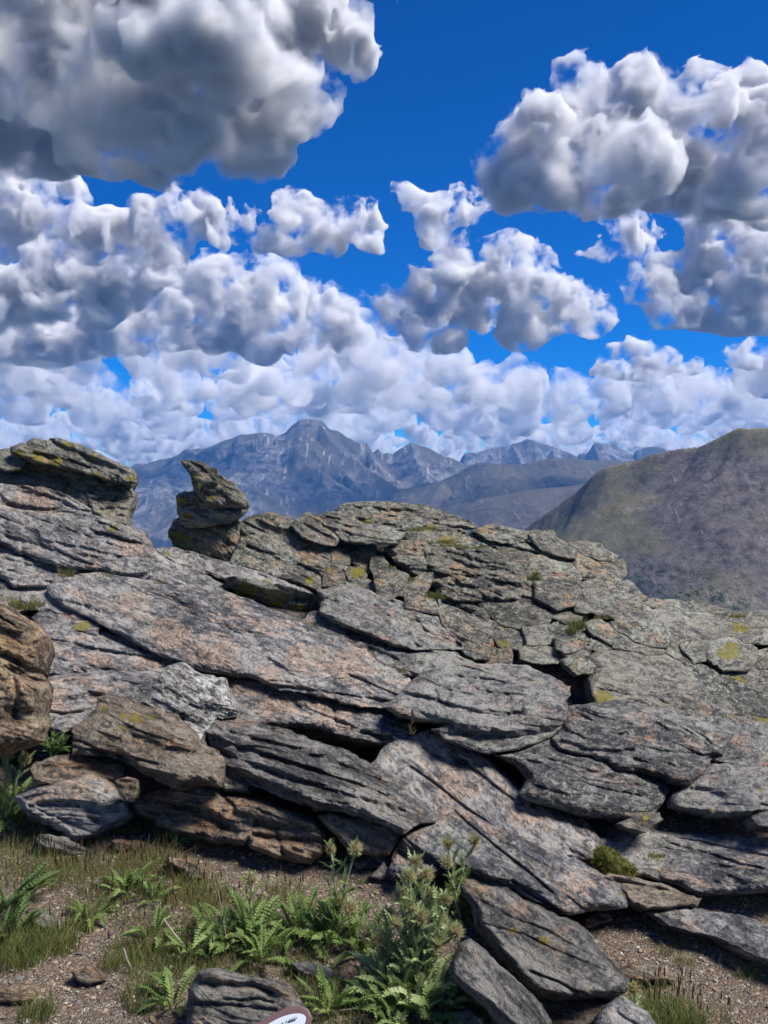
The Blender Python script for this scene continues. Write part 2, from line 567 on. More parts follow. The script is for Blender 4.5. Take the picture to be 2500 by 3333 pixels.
cloud('towering white cumulus with a raised horn over the distant peaks', '1330,620,22 1350,650,30 1420,670,60 1500,660,60 1550,690,40 1440,760,60 1470,850,75 1350,950,75 1270,960,40 1300,1040,70 1600,820,45 1660,860,70 1740,920,70 1560,980,110 1700,1030,110 1830,1010,80 1920,1040,60 1450,1060,100 1360,1080,60', 11000, 1160, 6.5, 4, 32)
cloud('small lone white cloud in the blue gap above the flat topped peak', '715,760,40 790,730,50 860,770,45 950,700,55 1000,680,40 1050,740,65 1150,720,55 1215,740,50 1200,790,45 1080,790,50 950,790,50', 7000, 850, 6.5, 5, 32)
cloud('piled white cumulus at the edge under the dark cloud', '-20,620,80 110,620,70 220,640,60 60,720,90 200,740,80 270,720,40 400,720,60 500,740,80 600,700,55 660,690,28 350,800,100 480,830,100 560,800,55 550,860,50 150,880,120 0,850,120 300,950,120 420,930,90 -60,980,120 120,980,110', 8000, 1080, 8.5, 6, 36, feat=120)
cloud('broad grey bellied cloud layer above the distant flat topped peak', '620,930,80 740,900,75 850,900,50 780,1000,90 900,980,90 1000,1000,80 1100,1030,70 900,930,45 1150,1080,60 700,1060,90 560,1060,90 400,1080,100 250,1110,110 60,1110,130 850,1090,80 1000,1100,60', 12500, 1180, 8.5, 7, 34)
cloud('low rounded cloud row over the far end of the scree slope', '2080,1130,45 2170,1160,45 2000,1160,35 2260,1180,30 2390,1150,40 2450,1170,35 2550,1160,45 1980,1230,60 2090,1220,50 2200,1230,40', 19000, 1230, 6.5, 8, 28)
# far cloud bank: one mass
_r = np.random.default_rng(11)
_VV, _QQ, _off = [], [], 0
for Yd, step, r0, r1 in ((15800, 240, 50, 85), (20500, 230, 34, 70), (25000, 190, 28, 60), (31000, 165, 24, 50), (39000, 150, 18, 42), (50000, 120, 14, 34), (66000, 95, 12, 28), (95000, 80, 12, 22)):
    x = -1500.0
    while x < 4000:
        bl = []
        basez = (1700 if Yd < 60000 else 1150 if Yd < 80000 else -200) + _r.uniform(-100, 250)
        wdt = step * _r.uniform(0.6, 1.2); tall = _r.uniform(0.3, 1.6) * (1.15 if x < 1300 else 0.8)
        brow = HOR - basez / Yd * FPX
        for k in range(_r.integers(5, 10)):
            u = _r.uniform(-1, 1)
            rr = _r.uniform(r0 * .6, r1 * 1.15) * (1 - 0.35 * abs(u))
            bl.append((x + u * wdt * 0.6, brow - rr * _r.uniform(-.2, .9) - _r.uniform(0, 1) ** 1.3 * (1 - abs(u)) * r1 * 2.4 * tall, rr))
        if not (1750 < x < 2500 and Yd < 24000) and not (Yd < 16000 and x > 1250) and _r.random() > (0.3 if Yd < 60000 else 0.0):
            V, Q = cloud_mesh(bl, Yd, 0, 10.0 if -200 < x < 2700 else 22.0, int(x + Yd), base_z=basez - 0.5 * r1 / FPX * Yd, depth=2.0, sub=6, amp=1.0, wob=7.0)
            _VV.append(V); _QQ.append(Q + _off); _off += len(V)
        x += step * _r.uniform(0.7, 1.2) * (1 if -200 < x < 2700 else 1.7)
_V = np.concatenate(_VV)
tag(link('clouds', mesh_np('clouds', _V, np.concatenate(_QQ)), cloud_mat(FPX / (30 * 32000), 26000)), 'far bank of small white cumulus stacked along the horizon behind the peaks', 'cloud bank', kind='stuff')
# unseen cumulus added overhead, beside and behind the camera to whiten the fill light
_VV, _QQ, _off = [], [], 0
for k in range(15):
    az = math.radians(48 + k * 264 / 14 + _r.uniform(-5, 5)); Dh = _r.uniform(3600, 7500) if k % 2 else _r.uniform(7000, 12000)
    if abs(math.degrees(az) - 94) < 16 and Dh < 6000: Dh += 4500
    bl = [(PW / 2 + _r.uniform(-1, 1) * 520, 560 + _r.uniform(-1, .3) * 170, _r.uniform(130, 230)) for q in range(11)]
    V, Q = cloud_mesh(bl, 6000, 0, 32, 300 + k, base_z=6000 * (HOR - 640) / FPX, depth=1.6, sub=4)
    V = V * (Dh / 6000) * np.array([1, 1, 1]); V[:, 2] += 1750 - V[:, 2].min()
    V = np.stack([V[:, 0] * math.cos(az) + V[:, 1] * math.sin(az), -V[:, 0] * math.sin(az) + V[:, 1] * math.cos(az), V[:, 2]], 1)
    _VV.append(V); _QQ.append(Q + _off); _off += len(V)
tag(link('clouds', mesh_np('clouds', np.concatenate(_VV), np.concatenate(_QQ)), cloud_mat(FPX / (40 * 6000), 6000)), 'unseen cumulus added above and behind the viewpoint to whiten the fill light', 'cloud bank', kind='stuff')
print('clouds', time.time() - T00, _off)
# ------------------------------------------------------------------ the outcrop: how far away each part of it is
_CP = np.array([float(t) for t in '''
0 2700 0 400 2720 0 800 2790 0 1250 2810 0 1250 2690 4.4 600 2520 4.95 0 2400 4.95 200 2350 5.6 600 2300 5.6
1000 2520 4.9 1000 2350 5.4 1300 2550 5.0 1500 2500 5.2 1800 2750 4.25 2000 2920 3.80 1700 3000 3.50 1900 3220 3.0 2300 2920 0
2500 2780 4.1 2400 3100 0 1500 2300 5.8 1750 2400 5.6 2000 2600 5.0 2300 2600 5.1 2100 2400 5.8 2450 2450 5.6 2100 2200 6.8
2450 2250 7.2 1850 2150 6.8 300 2000 7.0 700 2100 6.5 1000 2150 6.3 0 1850 7.8 400 1850 7.8 700 1900 7.7 200 1650 8.8 200 1500 9.4
650 1750 8.8 650 1550 9.0 900 1800 8.5 1000 1950 7.8 1200 2050 7.2 1150 1850 8.5 1300 1650 9.5 1500 1750 9.2 1500 1950 8.2
1500 2100 7.2 1800 1750 9.6 1800 1950 8.4 2000 1850 9.2 2050 2050 7.8 2200 2050 8.2 2400 2000 9.5 2400 2100 8.3
800 3333 0 1600 3333 0 200 3333 0 2400 3333 0 600 3000 0 1300 3000 0 100 3000 0'''.split()]).reshape(-1, 3)


def ratio(y):
    b = (PH / 2 - np.asarray(y, float)) / FPX
    return (-_sp + b * _cp) / (_cp + b * _sp)


_CP[:, 2] = np.where(_CP[:, 2] == 0, -2.0 / ratio(_CP[:, 1]), _CP[:, 2])


def _tps(r2):
    return 0.5 * r2 * np.log(r2 + 1e-9)


_X = _CP[:, :2] / 1000
_K = _tps(((_X[:, None] - _X[None]) ** 2).sum(-1)) + np.eye(len(_X)) * 0.004
_Pm = np.column_stack([np.ones(len(_X)), _X])
_A = np.block([[_K, _Pm], [_Pm.T, np.zeros((3, 3))]])
_W = np.linalg.solve(_A, np.concatenate([np.log(_CP[:, 2]), np.zeros(3)]))


def ybase(x, y):
    p = np.stack([np.ravel(x), np.ravel(y)], 1) / 1000
    o = np.empty(len(p))
    for s in range(0, len(p), 20000):
        q = p[s:s + 20000]
        o[s:s + 20000] = _tps(((q[:, None] - _X[None]) ** 2).sum(-1)) @ _W[:-3] + _W[-3] + q @ _W[-2:]
    return np.exp(o).reshape(np.shape(x))


def yground(y):
    return -2.07 / np.minimum(ratio(y), -0.05)


# ------------------------------------------------------------------ stone
def rock_mat(name, dark, mid, light, warm, warm_amt, lichen_amt, streak=1.0, smooth=0.0):
    n = NT(name)
    bed = n.attr('bed', 'Vector')
    mk = n.n('ShaderNodeSeparateColor'); n.put(mk.inputs[0], n.attr('marks', 'Color'))
    oi = n.n('ShaderNodeObjectInfo').outputs['Random']
    big = n.noise(n.map(bed, (0.8, 1.6, 1.2)), 1.6, 5, 0.6)
    st1 = n.noise(n.map(bed, (1.0, 4.2, 2.2)), 2.6, 7, 0.68, 0.6)
    st2 = n.noise(n.map(bed, (1.0, 3.2, 2.0), loc=(7, 3, 1)), 9.0, 6, 0.7, 0.8)
    fine = n.noise(bed, 60.0, 5, 0.7)
    mott = n.noise(n.map(bed, (1, 1.8, 1.4), loc=(3, 8, 2)), 14.0, 6, 0.72, 0.5)
    f = n.math('ADD', n.math('MULTIPLY', st1, 0.50 * streak), n.math('MULTIPLY', st2, 0.38))
    f = n.math('ADD', f, n.math('MULTIPLY', mott, 0.36 + 0.5 * (1 - streak)))
    f = n.math('ADD', f, n.math('MULTIPLY', n.math('SUBTRACT', fine, 0.5), 0.30))
    f = n.math('ADD', f, n.math('MULTIPLY', n.math('SUBTRACT', big, 0.5), 0.35))
    f = n.math('ADD', f, n.math('MULTIPLY', n.math('SUBTRACT', oi, 0.5), 0.05))
    c = n.ramp(f, [(0.49, dark), (0.575, mid), (0.635, tuple(0.5 * (a + b) for a, b in zip(mid, light))), (0.70, light)])
    wp = n.noise(n.map(bed, (0.7, 2.2, 1.0), loc=(11, 2, 5)), 3.2, 7, 0.7, 0.8)
    wf = n.math('MULTIPLY', n.step(n.math('ADD', n.math('ADD', n.math('MULTIPLY', wp, 0.62), n.math('MULTIPLY', st2, 0.38)), n.math('MULTIPLY', mk.outputs[1], 0.10)), 0.60 - 0.07 * warm_amt, 0.64 - 0.05 * warm_amt), 0.62)
    wcol = n.mix(n.step(n.math('ADD', st2, n.math('MULTIPLY', n.math('SUBTRACT', fine, 0.5), 0.8)), 0.35, 0.7), tuple(t * 0.45 for t in warm), tuple(min(1, t * 1.35) for t in warm))
    c = n.mix(wf, c, wcol)
    # pale crustose lichen in small ragged patches, black lichen between
    lp = n.noise(n.map(bed, (1, 1.35, 1), loc=(2, 5, 9)), 22.0, 7, 0.72, 1.0)
    lz = n.noise(n.map(bed, loc=(5, 1, 4)), 2.6, 3)
    lf = n.step(n.math('ADD', lp, n.math('MULTIPLY', n.math('SUBTRACT', lz, 0.5), 0.45)), 0.60 - 0.10 * lichen_amt, 0.66 - 0.10 * lichen_amt)
    lc = n.mix(n.noise(bed, 5.0, 2), (0.34, 0.34, 0.31), (0.34, 0.37, 0.27))
    c = n.mix(n.math('MULTIPLY', lf, min(0.8, 0.45 + 0.4 * lichen_amt)), c, lc)
    bp = n.noise(n.map(bed, (1, 1.5, 1), loc=(1, 15, 3)), 17.0, 7, 0.75, 0.8)
    c = n.mix(n.math('MULTIPLY', n.step(bp, 0.525, 0.61), 0.75), c, (0.018, 0.018, 0.02))
    # sparse map lichen dots
    vd = n.voro(n.map(bed, (1, 1, 1), loc=(3, 3, 3)), 16.0)
    c = n.mix(n.math('MULTIPLY', n.math('MULTIPLY', n.step(vd, 0.17, 0.10), n.step(n.noise(bed, 1.7, 2), 0.52, 0.62)), 0.7 * min(1.0, 0.25 + lichen_amt)), c, (0.40, 0.44, 0.20))
    # rust
    rp = n.noise(n.map(bed, (1, 2, 1), loc=(21, 5, 3)), 6.0, 6, 0.7)
    c = n.mix(n.step(n.math('ADD', rp, n.math('MULTIPLY', mk.outputs[2], 0.26)), 0.74, 0.82, 0, 0.75), c, (0.27, 0.085, 0.02))
    # moss-yellow lichen where it grows
    mp = n.noise(n.map(bed, (1, 1.6, 1)), 7.0, 7, 0.72)
    mf = n.step(n.math('ADD', n.math('MULTIPLY', mk.outputs[0], 0.31), n.math('ADD', n.math('MULTIPLY', mp, .7), n.math('MULTIPLY', mott, .3))), 0.715, 0.80)
    mc = n.mix(n.noise(bed, 26.0, 3), (0.085, 0.07, 0.008), (0.28, 0.24, 0.022))
    c = n.mix(n.math('MULTIPLY', mf, 0.82), c, mc)
    # quartz glints, painted as pale specks in the colour
    gl = n.voro(bed, 70.0)
    c = n.mix(n.math('MULTIPLY', n.step(gl, 0.16, 0.09), n.step(n.noise(bed, 9.0, 2), 0.55, 0.7)), c, (0.6, 0.6, 0.6))
    h = n.math('ADD', n.math('MULTIPLY', st2, 1.2), n.math('MULTIPLY', fine, 0.45))
    h = n.math('ADD', h, n.math('MULTIPLY', mott, 0.8 - 0.5 * smooth))
    h = n.math('ADD', h, n.math('MULTIPLY', lf, 0.10))
    n.bsdf(c, n.math('ADD', 0.62, n.math('MULTIPLY', mott, 0.3)), h, dist=0.034 - 0.014 * smooth, strength=1.0, spec=0.3)
    return n.mat


MG = rock_mat('grey_gneiss', (0.026, 0.026, 0.030), (0.098, 0.096, 0.099), (0.33, 0.31, 0.285), (0.36, 0.25, 0.175), 1.1, 0.15, 0.9, 0.5)
ML = rock_mat('lichened_gneiss', (0.018, 0.0165, 0.014), (0.080, 0.075, 0.062), (0.25, 0.235, 0.19), (0.32, 0.20, 0.10), 0.75, 0.65, 0.7)
MR = rock_mat('speckled_gneiss', (0.017, 0.0165, 0.018), (0.086, 0.083, 0.082), (0.28, 0.265, 0.24), (0.34, 0.21, 0.135), 0.7, 0.6, 0.75)
MO = rock_mat('orange_gneiss', (0.035, 0.025, 0.018), (0.165, 0.115, 0.07), (0.38, 0.29, 0.19), (0.36, 0.215, 0.105), 0.9, 0.1, 0.4)
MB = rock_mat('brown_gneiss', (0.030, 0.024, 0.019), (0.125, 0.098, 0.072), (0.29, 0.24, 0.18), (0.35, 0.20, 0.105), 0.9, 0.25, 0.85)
MW = rock_mat('white_crusted_gneiss', (0.022, 0.020, 0.020), (0.24, 0.225, 0.205), (0.62, 0.61, 0.57), (0.36, 0.23, 0.17), 0.4, 0.7, 0.2)
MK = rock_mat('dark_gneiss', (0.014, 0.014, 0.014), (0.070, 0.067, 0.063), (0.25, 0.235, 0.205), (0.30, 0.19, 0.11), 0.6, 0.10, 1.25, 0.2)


def poly_np(s):
    if isinstance(s, str):
        return np.array([float(t) for t in s.replace(',', ' ').split()]).reshape(-1, 2)
    return np.asarray(s, float)


def roughen(p, seed, amp=4.0, step=13.0):
    """break straight traced edges up the way stone breaks"""
    out = []
    n = len(p)
    for i in range(n):
        a, b = p[i], p[(i + 1) % n]
        k = max(1, int(np.hypot(*(b - a)) / step))
        for t in range(k):
            out.append(a + (b - a) * t / k)
    out = np.array(out)
    d1 = vn(v3(out[:, 0] / 26, out[:, 1] / 26, seed + .5)) * amp
    d2 = vn(v3(out[:, 0] / 26, out[:, 1] / 26, seed + 20.5)) * amp
    d3 = vn(v3(out[:, 0] / 11, out[:, 1] / 11, seed + 40.5)) * amp * 0.5
    return out + np.stack([d1 + d3, d2 - d3], 1)


def poly_sd(px, py, poly):
    """signed distance (inside positive) and nearest boundary point"""
    best = np.full(px.shape, 1e18); nx = px.copy(); ny = py.copy()
    ins = np.zeros(px.shape, bool)
    n = len(poly)
    for i in range(n):
        a, b = poly[i], poly[(i + 1) % n]
        d = b - a
        L = max(d @ d, 1e-9)
        t = np.clip(((px - a[0]) * d[0] + (py - a[1]) * d[1]) / L, 0, 1)
        qx, qy = a[0] + t * d[0], a[1] + t * d[1]
        q = (px - qx) ** 2 + (py - qy) ** 2
        m = q < best
        best = np.where(m, q, best); nx = np.where(m, qx, nx); ny = np.where(m, qy, ny)
        c = ((a[1] > py) != (b[1] > py))
        if c.any():
            xx = (b[0] - a[0]) * (py - a[1]) / (b[1] - a[1] if b[1] != a[1] else 1e-9) + a[0]
            ins ^= c & (px < xx)
    return np.where(ins, 1, -1) * np.sqrt(best), nx, ny


_seed = [0]


def stepped(t, k, sharp=0.3):
    f = np.floor(t * k); r = t * k - f
    return (f + sstep(0.5 - sharp, 0.5 + sharp, r)) / k


def stone(name, poly, mat, parent=None, label=None, cat='rock', group=None, lift=0.0, T=None, R=None, bed=17.0, amp=1.0,
          cracks=(), moss=(), warm=(), rust=(), Y=None, tilt=0.0, tiltx=0.0, thick=None, g=3.1, edge=6.0, facet=0.12, grow=7.0):
    """one stone: its outline in the photograph, built as a solid body at its own distance.
    cracks: (points, width px, depth m); moss / warm / rust: (x, y, r) patches of growth or stain; Y: own distance instead of the outcrop's"""
    _seed[0] += 1
    sd_ = _seed[0]
    poly = poly_np(poly)
    if Y is None and grow:
        cc = poly.mean(0); dv = poly - cc; poly = cc + dv * (1 + grow / np.maximum(np.hypot(dv[:, 0], dv[:, 1]), 20))[:, None]
    poly = roughen(poly, sd_, edge)
    y1 = poly[:, 1].max()
    th = math.radians(bed)
    ct, st = math.cos(th), math.sin(th)
    rp = np.stack([poly[:, 0] * ct + poly[:, 1] * st, -poly[:, 0] * st + poly[:, 1] * ct], 1)
    us = np.arange(rp[:, 0].min() - g, rp[:, 0].max() + 2 * g, g); vs = np.arange(rp[:, 1].min() - g, rp[:, 1].max() + 2 * g, g)
    A_, B_ = np.meshgrid(us, vs, indexing='ij')
    U, V = A_ * ct - B_ * st, A_ * st + B_ * ct
    sh = U.shape
    sd, qx, qy = poly_sd(U.ravel(), V.ravel(), poly)
    keep = (sd > -0.7 * g).reshape(sh)
    snap = sd < 0.35 * g
    u = np.where(snap, qx, U.ravel()); v = np.where(snap, qy, V.ravel()); sd = np.where(snap, 0, sd)
    idx = np.arange(U.size).reshape(sh)
    q = np.stack([idx[:-1, :-1], idx[:-1, 1:], idx[1:, 1:], idx[1:, :-1]], -1).reshape(-1, 4)
    q = q[keep.ravel()[q].all(1)]
    used = np.unique(q)
    remap = np.full(U.size, -1); remap[used] = np.arange(len(used))
    q = remap[q]; u = u[used]; v = v[used]; sd = sd[used]
    cx, cy = u.mean(), v.mean()
    T0 = 0.03
    if Y is not None and Y == 'ground':
        Y = float(yground(y1)) - T0; tilt = tilt or 0.05
    if Y is None:
        Y0 = ybase(u, v) - lift
    else:
        Y0 = Y + tilt * (y1 - v) / 100 + tiltx * (u - cx) / 100
    m = float(np.mean(Y0)) / FPX
    size = math.sqrt(len(q)) * g * m
    T = min(0.09, 0.11 * size) if T is None else T * 0.38
    R = min(0.055, 0.08 * size) if R is None else R * 0.22
    a = (u * math.cos(th) + v * math.sin(th)) * m
    b = (-u * math.sin(th) + v * math.cos(th)) * m
    wr = vn(v3(a * 1.1, b * 1.6, sd_ * 3.1)) * 0.16 + vn(v3(a * 3.1, b * 4.2, sd_ * 2.2)) * 0.05
    bb = b + wr
    d = np.maximum(sd, 0) * m
    prof = 1 - (1 - np.clip(d / (1.3 * R), 0, 1)) ** 2.3
    Yv = Y0 + T * (1 - prof)
    s = amp * min(1.0, 0.15 + 0.85 * size)
    rf = np.random.default_rng(sd_ + 77)
    ca, cb = a - a.mean(), b - b.mean()
    ha, hb = np.ptp(a) / 2, np.ptp(b) / 2
    fw = vn(v3(a * 2.2, b * 3.0, sd_ * 1.3)) * 0.10 * size
    for k in range(7):
        ph = k * 2 * math.pi / 7 + rf.uniform(-.5, .5)
        dx, dy = math.cos(ph), math.sin(ph)
        ext_ = abs(dx) * ha + abs(dy) * hb
        Yv = Yv + np.maximum(0, (ca * dx + cb * dy) + fw - ext_ * rf.uniform(0.15, 0.75)) * rf.uniform(0.15, 0.7) * facet
    rel = -0.085 * fbm(a * 0.9, bb * 1.7, sd_ * 1.7, 3)
    t1 = fbm(a * 1.1, bb * 6.0, sd_ + 5.0, 3)
    rel -= 0.105 * stepped(t1 + bb * 2.0, 3.0, 0.13)
    t2 = fbm(a * 3.6, bb * 11.0, sd_ + 9.0, 3)
    rel -= 0.036 * stepped(t2, 3.0, 0.17)
    rel -= 0.014 * fbm(a * 10.0, bb * 20.0, sd_ + 2.0, 3)
    rel -= 0.017 * fbm(a * 7.0, b * 9.0, sd_ + 12.0, 4, 0.6, ridged=True)
    rel -= rel.mean()
    Yv = Yv + rel * s * (0.3 + 0.7 * sstep(0, R * 0.5, d))
    cracks = list(cracks)
    for k in range(int((2 + size * 3.0) * min(1.2, amp) ** 1.5)):
        j = rf.integers(len(u)); Lp_ = rf.uniform(.25, .7) * np.ptp(a) / m; an = th + rf.normal(0, .10)
        if k % 4 == 3: an += rf.choice([-1, 1]) * rf.uniform(.7, 1.3); Lp_ *= .3
        if abs(math.cos(an)) < .15: continue
        sg = 1 if math.cos(an) > 0 else -1
        tt = np.linspace(-.5, .5, 5) * Lp_ * sg
        cracks.append((np.stack([u[j] + tt * math.cos(an), v[j] + tt * math.sin(an) + rf.normal(0, 3, 5)], 1), rf.uniform(2.2, 4.2), rf.uniform(.025, .07) * min(1, .3 + size)))
    for pts, wd, dep in cracks:
        pp = poly_np(pts)
        jit = 5 * vn(v3(u / 30, v / 30, sd_ + .3)) + 2.5 * vn(v3(u / 11, v / 11, sd_ + .9))
        dd, _ = seg_dist(u + jit, v + jit * .7, np.column_stack([pp, np.zeros(len(pp))]))
        # which side: below the line falls back gently, above it is a sharp lip
        tp = 0.25 + 0.75 * sstep(0, 40, np.minimum(u - pp[:, 0].min(), pp[:, 0].max() - u) + 20)
        mid_y = np.interp(u + jit, pp[:, 0], pp[:, 1]) if (np.diff(pp[:, 0]) > 0).all() else None
        e = np.exp(-(dd / (1.5 * wd)) ** 2)
        if mid_y is not None:
            below = (v + jit * .7) > mid_y
            e = np.where(below, np.exp(-dd / (wd * 2.6)), e)
        Yv = Yv + dep * 0.8 * e * tp
    p = at(u, v, Yv)
    # body behind the face
    ed = np.concatenate([q[:, [0, 1]], q[:, [1, 2]], q[:, [2, 3]], q[:, [3, 0]]])
    es = np.sort(ed, 1)
    key = es[:, 0].astype(np.int64) * (len(u) + 1) + es[:, 1]
    _, first, cnt = np.unique(key, return_index=True, return_counts=True)
    be = ed[first[cnt == 1]]
    bv = np.unique(be)
    back = {}
    N = len(p)
    th_ = thick if thick is not None else max(0.18, 0.55 * size)
    cen = p[bv].mean(0)
    fall = np.minimum(p[bv][:, 2] / p[bv][:, 1], 0) - 0.06      # the far side slopes away below the top edge
    o1 = np.stack([np.zeros(len(bv)), np.full(len(bv), 0.45 * th_), 0.45 * th_ * fall], 1)
    bp1 = p[bv] + o1; bp1[:, 0] = cen[0] + (bp1[:, 0] - cen[0]) * 0.985
    o2 = np.stack([np.zeros(len(bv)), np.full(len(bv), th_), th_ * fall], 1)
    bp2 = p[bv] + o2; mz = bp2[:, 2].mean(); bp2[:, 0] = cen[0] + (bp2[:, 0] - cen[0]) * 0.8; bp2[:, 2] = mz + (bp2[:, 2] - mz) * 0.8 - 0.05 * th_
    mp = np.full(N, -1); mp[bv] = np.arange(len(bv))
    nb = len(bv)
    i0, i1 = be[:, 0], be[:, 1]
    r1 = np.stack([i1, i0, N + mp[i0], N + mp[i1]], 1)
    r2 = np.stack([N + mp[i1], N + mp[i0], N + nb + mp[i0], N + nb + mp[i1]], 1)
    apex = N + 2 * nb
    tri = np.stack([N + nb + mp[i1], N + nb + mp[i0], np.full(len(i0), apex)], 1)
    Vt = np.concatenate([p, bp1, bp2, bp2.mean(0)[None] + np.array([[0, 0.08 * th_, 0]])])
    lo = Vt.min(0)
    loc = np.array([cen[0], cen[1], lo[2]])
    if parent is not None:
        Lp = np.array(parent.location)
    me = mesh_np(name, Vt - loc, np.concatenate([q, r1, r2]), tri)
    bedv = np.stack([a + sd_ * 1.37, b + sd_ * 2.11, (Yv - Y0) + sd_ * 0.71], 1)
    ext = lambda z: np.concatenate([z, z[bv] + (0 if z.ndim == 1 else np.array([0, 0, 0.4 * th_])), z[bv] + (0 if z.ndim == 1 else np.array([0, 0, th_])), z[bv].mean(0)[None]])
    attr(me, 'bed', ext(bedv), 'FLOAT_VECTOR')
    mk = np.zeros((N, 4)); mk[:, 3] = 1
    for ch, lst in enumerate((moss, warm, rust)):
        for (x, y, r) in lst:
            mk[:, ch] = np.maximum(mk[:, ch], sstep(1.25, 0.35, np.hypot(u - x, (v - y) * 1.3) / r))
    mkf = np.concatenate([mk, mk[bv] * [0.3, .3, .3, 1], mk[bv] * [0, 0, 0, 1], [[0, 0, 0, 1]]])
    attr(me, 'marks', mkf, 'FLOAT_COLOR')
    ob = link(name, me, mat, parent, loc - (Lp if parent is not None else 0))
    if label:
        tag(ob, label, cat, group or 'slabs and rocks of the outcrop', 'thing')
    return ob


# bedrock behind and under the stones
def build_bedrock():
    crest = np.array([[-500, 1560], [0, 1560], [380, 1640], [440, 1790], [560, 1840], [800, 1800], [1000, 1780], [1150, 1730], [1300, 1700], [1550, 1790], [1800, 1840], [2000, 1930], [2150, 2040], [2300, 2060], [2600, 2060], [3100, 2080]], float)
    us = np.arange(-500, 3001, 16.0); n_v = 90
    rows = []
    for j in range(n_v):
        t = j / (n_v - 1)
        rows.append(np.interp(us, crest[:, 0], crest[:, 1]) * (1 - t) + 2980 * t)
    V = np.array(rows); U = np.broadcast_to(us, V.shape)
    Y = ybase(U, V) + 0.24 + 0.40 * sstep(2250, 2450, V) * sstep(2000, 1300, U) + 0.40 * sstep(2380, 2560, V) + 0.10 * fbm(U.ravel() / 160, V.ravel() / 90, 4.4, 4).reshape(V.shape)
    p = at(U, V, Y)
    beh = []
    for k, (dy, dz) in enumerate(((0.5, -0.3), (2, -1.6), (8, -8), (60, -70), (500, -420), (1600, -1390))):
        e = p[0].copy(); e[:, 1] += dy; e[:, 2] += dz; beh.append(e)
    G = np.concatenate([np.array(beh[::-1]), p])
    h, w_ = G.shape[:2]
    i = np.arange(h * w_).reshape(h, w_)
    q = np.stack([i[:-1, :-1], i[1:, :-1], i[1:, 1:], i[:-1, 1:]], -1).reshape(-1, 4)
    me = mesh_np('bedrock', G.reshape(-1, 3), q)
    attr(me, 'bed', G.reshape(-1, 3) * [1, 1, 2.0], 'FLOAT_VECTOR')
    attr(me, 'marks', np.tile([0, 0, 0, 1.0], (h * w_, 1)), 'FLOAT_COLOR')
    tag(link('bedrock', me, MK), kind='structure')
build_bedrock()


def gz(x, y):
    x = np.asarray(x, float); y = np.asarray(y, float)
    s = x.shape; x = x.ravel(); y = y.ravel()
    z = -2.07 + 0.025 * fbm(x * 0.9, y * 0.9, 2.5, 3) + 0.012 * fbm(x * 5, y * 5, 7.5, 3)
    return z.reshape(s)


def build_ground():
    n = NT('gravelly_soil')
    pos = n.pos()
    v1 = n.n('ShaderNodeTexVoronoi'); n.put(v1.inputs['Vector'], n.map(pos, (1, 1, 0.4))); v1.inputs['Scale'].default_value = 95
    v2 = n.n('ShaderNodeTexVoronoi'); n.put(v2.inputs['Vector'], n.map(pos, (1, 1, 0.4), loc=(4, 4, 0))); v2.inputs['Scale'].default_value = 190
    big = n.noise(pos, 1.3, 5, 0.6)
    soil = n.mix(big, (0.10, 0.072, 0.05), (0.20, 0.145, 0.10))
    sv = n.n('ShaderNodeSeparateColor'); n.put(sv.inputs[0], v1.outputs['Color'])
    peb = n.ramp(sv.outputs[0], [(0.0, (0.06, 0.055, 0.052)), (0.35, (0.15, 0.115, 0.085)), (0.6, (0.24, 0.17, 0.115)), (0.85, (0.24, 0.22, 0.19)), (1.0, (0.42, 0.38, 0.33))])
    sv2 = n.n('ShaderNodeSeparateColor'); n.put(sv2.inputs[0], v2.outputs['Color'])
    peb2 = n.ramp(sv2.outputs[0], [(0.0, (0.07, 0.055, 0.045)), (0.5, (0.16, 0.115, 0.08)), (1.0, (0.30, 0.25, 0.19))])
    c = n.mix(n.step(sv2.outputs[1], 0.45, 0.55), soil, peb2)
    c = n.mix(n.step(sv.outputs[1], 0.5, 0.6), c, peb)
    h = n.math('ADD', n.math('MULTIPLY', v1.outputs['Distance'], -1.0), n.math('MULTIPLY', v2.outputs['Distance'], -0.6))
    n.bsdf(c, 0.9, h, dist=0.012, strength=1.0, spec=0.2)
    us = np.arange(-7, 7.001, 0.07); vs = np.arange(-1.5, 7.6, 0.07)
    X, Yy = np.meshgrid(us, vs, indexing='ij')
    Z = gz(X, Yy)
    i = np.arange(X.size).reshape(X.shape)
    q = np.stack([i[:-1, :-1], i[1:, :-1], i[1:, 1:], i[:-1, 1:]], -1).reshape(-1, 4)
    me = mesh_np('ground', np.stack([X.ravel(), Yy.ravel(), Z.ravel()], 1), q)
    tag(link('ground', me, n.mat), kind='structure')
build_ground()

# ---- layered outcrop with the overhanging cap slab
def outcrop(name, x, y, label, cat='rock outcrop'):
    o = empty(name, tuple(at(x, y, float(ybase(np.array([x]), np.array([y]))[0]))))
    return tag(o, label, cat)


o = outcrop('rock_outcrop', 200, 1900, 'tall layered outcrop with an overhanging yellow streaked cap slab against the clouds')
stone('block', '-60,1470 40,1465 55,1480 165,1500 320,1540 430,1565 415,1590 428,1610 425,1650 412,1680 418,1712 350,1700 280,1670 220,1625 150,1605 75,1595 -60,1590', ML, o, lift=-0.1, bed=14, warm=[(200, 1560, 130)], moss=[(100, 1585, 25), (300, 1580, 30), (225, 1600, 25)], cracks=[('-30,1520 100,1535 250,1560 320,1560', 6, .08)])
stone('buttress', '300,1560 340,1545 430,1570 415,1590 428,1612 424,1650 412,1682 418,1714 360,1700 310,1665 285,1610', ML, o, lift=0.05, bed=8, amp=1.5, warm=[(350, 1590, 40)], cracks=[('300,1592 350,1590 425,1596', 5, .07), ('300,1625 360,1630 430,1622', 5, .07), ('320,1660 370,1655 420,1662', 5, .07)])
